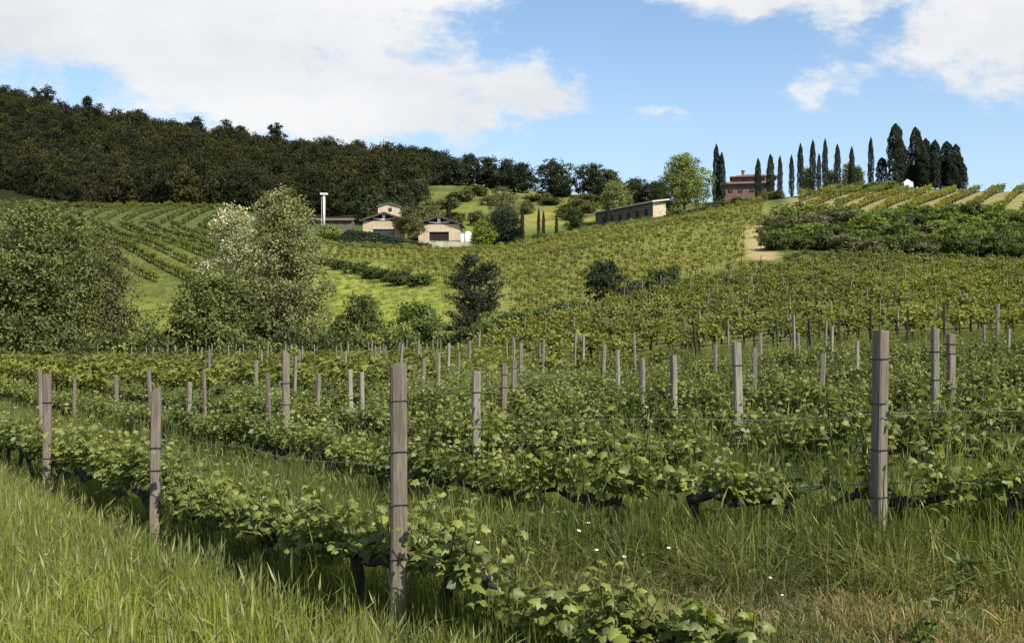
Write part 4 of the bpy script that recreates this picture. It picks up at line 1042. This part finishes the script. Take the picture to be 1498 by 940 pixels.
for (px, top, d, mt) in others:
    x = X(px, d); h = min(max(Z(top, d) - Hs(x, d), 1.35), 2.3)
    small_post(x, d, h, mt, pr_.normal(0, .028), pr_.normal(0, .02), 'slim weathered post among the vines of the near field', GP, 1.1); npost += 1
stakes = [(1016, 470), (1135, 466), (1182, 466), (1222, 460), (1270, 450), (1322, 452), (1377, 447)]
for (px, top) in stakes:
    d = 53; x = X(px, d); small_post(x + .15, d, Z(top, d) - Hs(x, d), 'post_dark', -.13, 0, 'dark leaning end post at the foot of the right slope', 'dark leaning end posts', 1.2); npost += 1
fp = []
for k in range(6, 60):                                    # regular posts in the far part of the near field
    x = -110.0 + pr_.uniform(0, 3)
    while x < 20:
        sl = rows_(x); x += 5.6 / math.hypot(1, sl); y = rowf(x) + roff(k, x); u = CX + F * x / y
        if y > 36 and y < 97 and -60 < u < 1560 and not (u > 640 and y > np.interp(u, [640, 700, 800, 1000, 1600], [95, 70, 46, 41, 38])): fp.append((y, x, pr_.uniform(1.85, 2.3), 'post_pale' if pr_.uniform() < .75 else 'post', 0))
for k in range(60):                                       # posts of the right slope
    for j in range(22):
        s_ = -60 + j * 7.2 + pr_.uniform(-.4, .4); t_ = k * 4.6 - 90; a = math.atan(.45)
        x = 45 + s_ * math.cos(a) - t_ * math.sin(a); y = 97 + s_ * math.sin(a) + t_ * math.cos(a); u = CX + F * x / max(y, 1)
        if 650 < u < 1550 and np.interp(u, [640, 700, 800, 1000, 1600], [97, 73, 56, 57, 57]) < y < fore_max(u): fp.append((y, x, pr_.uniform(1.5, 1.95), 'post_pale' if pr_.uniform() < .4 else 'post', 1))
for u in np.arange(670, 1010, 27):                        # end posts on the brow above the gully
    y = float(fore_max(u)) + .5; fp.append((y * .55, X(u, y), 1.9, 'post_pale', 2))
fp.sort(); fps = []
for (y, x, h, mt, blk) in fp:
    if blk == 2: y = y / .55
    if npost < 300:
        small_post(x, y, h, mt, pr_.normal(0, .035), pr_.normal(0, .02), ['thin pale post in the far rows of the near field', 'thin post between the vine rows of the right slope', 'pale end post on the brow above the gully'][blk],
                   ['far posts of the near field', 'posts of the right slope', 'end posts above the gully'][blk], .95); npost += 1
    else: fps.append((x, y, h))
if fps:
    q = np.array(fps); tag(scatter('distant_posts', np.column_stack([q[:, 0], q[:, 1], H(q[:, 0], q[:, 1])]), pr_.uniform(0, 1.5, len(q)), q[:, 2], pr_.integers(0, 3, len(q)), UP['post_pale']), 'distant thin posts among the hillside vines', 'posts', kind='stuff')

# ------------------------------------------------------------------ trellis wires
def wire(k, zoff, x0, x1, label, r=.0035):
    xs = np.linspace(x0, x1, 60); ys = rowf(xs) + roff(k, xs); zs = H(xs, ys) + zoff + .012 * np.sin(xs * 1.1)
    o = MB().tube(np.column_stack([xs, ys, zs]), r, 5).build('trellis_wire', M['wire'])
    tag(o, label, 'wire')
wire(0, .66, -12, -.83, 'lower trellis wire along the row bordering the tall grass')
wire(0, 1.3, -12, -.8, 'upper trellis wire along the row bordering the tall grass', .0025)
wire(1, .74, .6, 9, 'grey cordon wire through the black vine trunks', .006)
wire(1, 1.32, .0, 9, 'thin upper wire above the black vine trunks', .003)
wire(2, .72, -3, 14, 'lower wire along the second row past the dry strip', .004)

# ------------------------------------------------------------------ grass
def tuft_mesh(rg, n, h, spread, w, c0, c1, seed_heads=0.0, lean=.35, name='grass_tuft'):
    mb = MB(); V = []; Fq = []; Ft = []; C = []
    b = 0
    for i in range(n):
        a = rg.uniform(0, 6.28); r = spread * math.sqrt(rg.uniform()); base = np.array([r * math.cos(a), r * math.sin(a), -.03])
        L = h * rg.uniform(.5, 1.12); dirn = np.array([math.cos(a + rg.normal(0, .9)), math.sin(a + rg.normal(0, .9)), 0]); ln = lean * abs(rg.normal(.6, .5))
        p1 = base + np.array([0, 0, L * .45]) + dirn * ln * L * .15; p2 = base + np.array([0, 0, L * (.82 - ln * .15)]) + dirn * ln * L * .5; p3 = base + np.array([0, 0, L * (1 - ln * .35)]) + dirn * ln * L * 1.0
        th = rg.uniform(0, 3.14); sd = np.array([math.cos(th), math.sin(th), 0]) * w * rg.uniform(.7, 1.4)
        t = rg.uniform(); cc = np.array(c0) * (1 - t) + np.array(c1) * t; cc = cc * rg.normal(1, .15)
        V += [base - sd * .5, base + sd * .5, p1 - sd * .5, p1 + sd * .5, p2 - sd * .32, p2 + sd * .32, p3]
        C += [cc * .9] * 2 + [cc] * 2 + [cc * 1.05] * 3
        Fq += [(b, b + 1, b + 3, b + 2), (b + 2, b + 3, b + 5, b + 4)]; Ft.append((b + 4, b + 5, b + 6)); b += 7
        if rg.uniform() < seed_heads:
            u_ = unit(p3 - p2); s2 = np.array([math.cos(th), math.sin(th), 0]) * .006; q0 = p3 - u_ * .02; hc = np.array([.19, .20, .075]) * rg.uniform(.8, 1.3)
            V += [q0, q0 + u_ * .05 + s2, q0 + u_ * .13, q0 + u_ * .05 - s2]; C += [hc] * 4; Fq.append((b, b + 1, b + 2, b + 3)); b += 4
    mb.add(V, Fq, np.clip(np.array(C), .004, 1)); mb.f.append(np.array(Ft))
    return mb.mesh(name, M['grass'])
gr = np.random.default_rng(99)
TALL = [tuft_mesh(np.random.default_rng(10 + i), 46, .50, .15, .0052, (.135, .175, .028), (.260, .290, .060), .30) for i in range(6)]
TALLD = [tuft_mesh(np.random.default_rng(20 + i), 46, .56, .16, .0055, (.080, .115, .024), (.165, .190, .044), .08) for i in range(5)]
MID = [tuft_mesh(np.random.default_rng(30 + i), 36, .50, .22, .010, (.085, .110, .025), (.170, .185, .048), .08, .5) for i in range(5)]
DRY = [tuft_mesh(np.random.default_rng(40 + i), 30, .17, .16, .006, (.20, .165, .075), (.30, .255, .125), .0, 1.1) for i in range(4)] + [tuft_mesh(np.random.default_rng(45 + i), 26, .16, .16, .008, (.075, .10, .025), (.14, .155, .045), 0, .9) for i in range(4)]
BRI = [tuft_mesh(np.random.default_rng(70 + i), 30, .30, .28, .016, (.14, .17, .034), (.23, .25, .056), .0, .8) for i in range(4)]
WEED = []
for i in range(4):                                     # broad-leaved meadow herbs
    rg = np.random.default_rng(60 + i); fm = MB(); n = 46
    hgt = rg.uniform(0, 1, n); C = np.stack([rg.normal(0, .07, n), rg.normal(0, .07, n), .04 + .34 * hgt], 1)
    leaf_quads(fm, C, rg.normal(size=(n, 3)) * .6 + np.array([0, 0, .7]), .085, .45, np.array([.085, .125, .030]) * rg.normal(1, .2, (n, 1)).clip(.5, 1.6), rg)
    for j in range(5): fm.tube([(rg.normal(0, .03), rg.normal(0, .03), -.03), (rg.normal(0, .06), rg.normal(0, .06), .38)], [.004, .002], 4, (.09, .11, .035))
    WEED.append(fm.mesh('weed', M['grass']))
def place(n, d0, d1, u0=-60, u1=1560):
    d = np.sqrt(gr.uniform(d0 ** 2, d1 ** 2, n)); u = gr.uniform(u0, u1, n); return (u - CX) / F * d, d
def do(name, label, x, y, keep, variants, s0, s1, fac=None):
    x, y = x[keep], y[keep]; n = len(x); f_ = 1.0 if fac is None else fac[keep]
    o = scatter(name, np.column_stack([x, y, H(x, y)]), gr.uniform(0, 6.28, n), gr.uniform(s0, s1, n) * f_, gr.integers(0, len(variants), n), variants)
    return tag(o, label, 'grass', kind='stuff')
x, y = place(6600, 5.5, 24); off = y - rowf(x)
do('tall_grass', 'tall sunlit meadow grass with seed heads before the leafy row', x, y, (off < -.12) & (x < .2 - .5 * (y < 6.4)), TALL, .8, 1.4, .55 + .45 * sm(.4, 1.8, -off))
x, y = place(11000, 6.2, 17); off = y - rowf(x)
gx_ = roff(1, x); rowd = np.abs(((off + gx_ / 2) % gx_) - gx_ / 2)
strip = (x > -.4) & (off > .3) & (off < 2.75) & (y < 13)
do('row_grass', 'tall dark green grass growing along the vine rows', x, y, (off > -.2) & ~strip & ~((x > .6) & (off < .4)) & (gr.uniform(0, 1, len(x)) > .1) & ((rowd < 1.2) | (gr.uniform(0, 1, len(x)) > .35)), TALLD, .75, 1.3)
x, y = place(6000, 5.5, 13, 500, 1560); off = y - rowf(x)
do('dry_grass', 'short dry mown grass in the strip between two vine rows', x, y, (x > -.7) & (off > .15) & (off < 2.95), DRY, .7, 1.5)
x, y = place(10000, 15, 42); do('mid_grass', 'green grass between the rows of the near field', x, y, (y - rowf(x) > .2) & (gr.uniform(0, 1, len(x)) > .1), MID, .9, 1.5)
x, y = place(7000, 40, 97); u = CX + F * x / y
do('far_grass', 'green grass between the far rows of the near field', x, y, ((u < 760) | (y < 60)) & ~((u > 1365) & (y > 36.5) & (y < 44)), MID, 1.0, 1.6)
x, y = place(9000, 8.5, 30); off = y - rowf(x); gx_ = roff(1, x); rowd = np.abs(((off + gx_ / 2) % gx_) - gx_ / 2)
do('overgrown_grass', 'tall grass growing up through the vines', x, y, (off > 1.5) & (rowd < .7) & (gr.uniform(0, 1, len(x)) < .3 + .4 * np.sin(x * .9 + y * .4)), TALLD, 1.2, 1.9)
LEAN = [tuft_mesh(np.random.default_rng(80 + i), 30, .62, .12, .0052, (.11, .14, .032), (.22, .225, .075), .3, 1.5) for i in range(4)]
x, y = place(1000, 6.2, 12, 620, 1560); off = y - rowf(x)
do('leaning_grass', 'long grass leaning over the edge of the mown strip', x, y, (x > -.6) & (off > 2.15) & (off < 2.95), LEAN, .7, 1.2)
x, y = place(1500, 6.5, 26); off = y - rowf(x)
do('field_weeds', 'broad-leaved weeds scattered through the grass', x, y, (off > .3) & ~((off < 2.8) & (x > -.4) & (gr.uniform(0, 1, len(x)) > .12)), WEED, .7, 1.4)
x, y = place(6000, 114, 208, 130, 760); u = CX + F * x / y
do('meadow_grass', 'bright meadow grass on the slope beyond the valley hedge', x, y, (u < 690) & (gr.uniform(0, 1, len(x)) > .4), BRI, 1.0, 2.2)
# white meadow flowers
def flower_mesh():
    st = MB(); st.tube([(0, 0, -.03), (.01, 0, .3), (.0, .01, .62)], [.003, .0025, .002], 5, (.09, .12, .03))
    fl = MB()
    for j in range(6):
        a = j * math.pi / 3; c_, s_ = math.cos(a), math.sin(a)
        fl.add([(0, 0, .625), (c_ * .010 - s_ * .006, s_ * .010 + c_ * .006, .634), (c_ * .017, s_ * .017, .640), (c_ * .010 + s_ * .006, s_ * .010 - c_ * .006, .634)], [(0, 1, 2, 3)])
    return st.mesh('flower_stem', M['grass']), fl.mesh('flower_head', M['petal'])
fs, fh = flower_mesh()
for (px, d, s_) in [(790, 8.6, 1.25), (800, 8.7, 1.1), (682, 8.2, 1.15), (676, 8.4, 1.2), (650, 8.3, 1.05), (856, 8.0, 1.0), (852, 8.3, 1.15), (968, 8.0, .95), (962, 7.8, .9), (888, 7.8, 1.0), (1108, 7.4, .75), (1100, 7.5, .7), (1136, 7.2, .6), (560, 8.6, 1.2), (500, 9.2, 1.1), (232, 9.4, .95), (82, 9.6, .9), (76, 9.3, .85)]:
    p = G3(px, d); o = thing('wild_flower', 'thin stemmed white wild flower rising out of the grass', 'flower', p, px * .37, 'white wild flowers in the foreground')
    o.rotation_euler = (rng.uniform(-.1, .45), rng.uniform(-.3, .3), px * .37)
    link('stem', fs, o, scl=(s_, s_, s_)); link('flower_head', fh, o, scl=(s_, s_, s_))
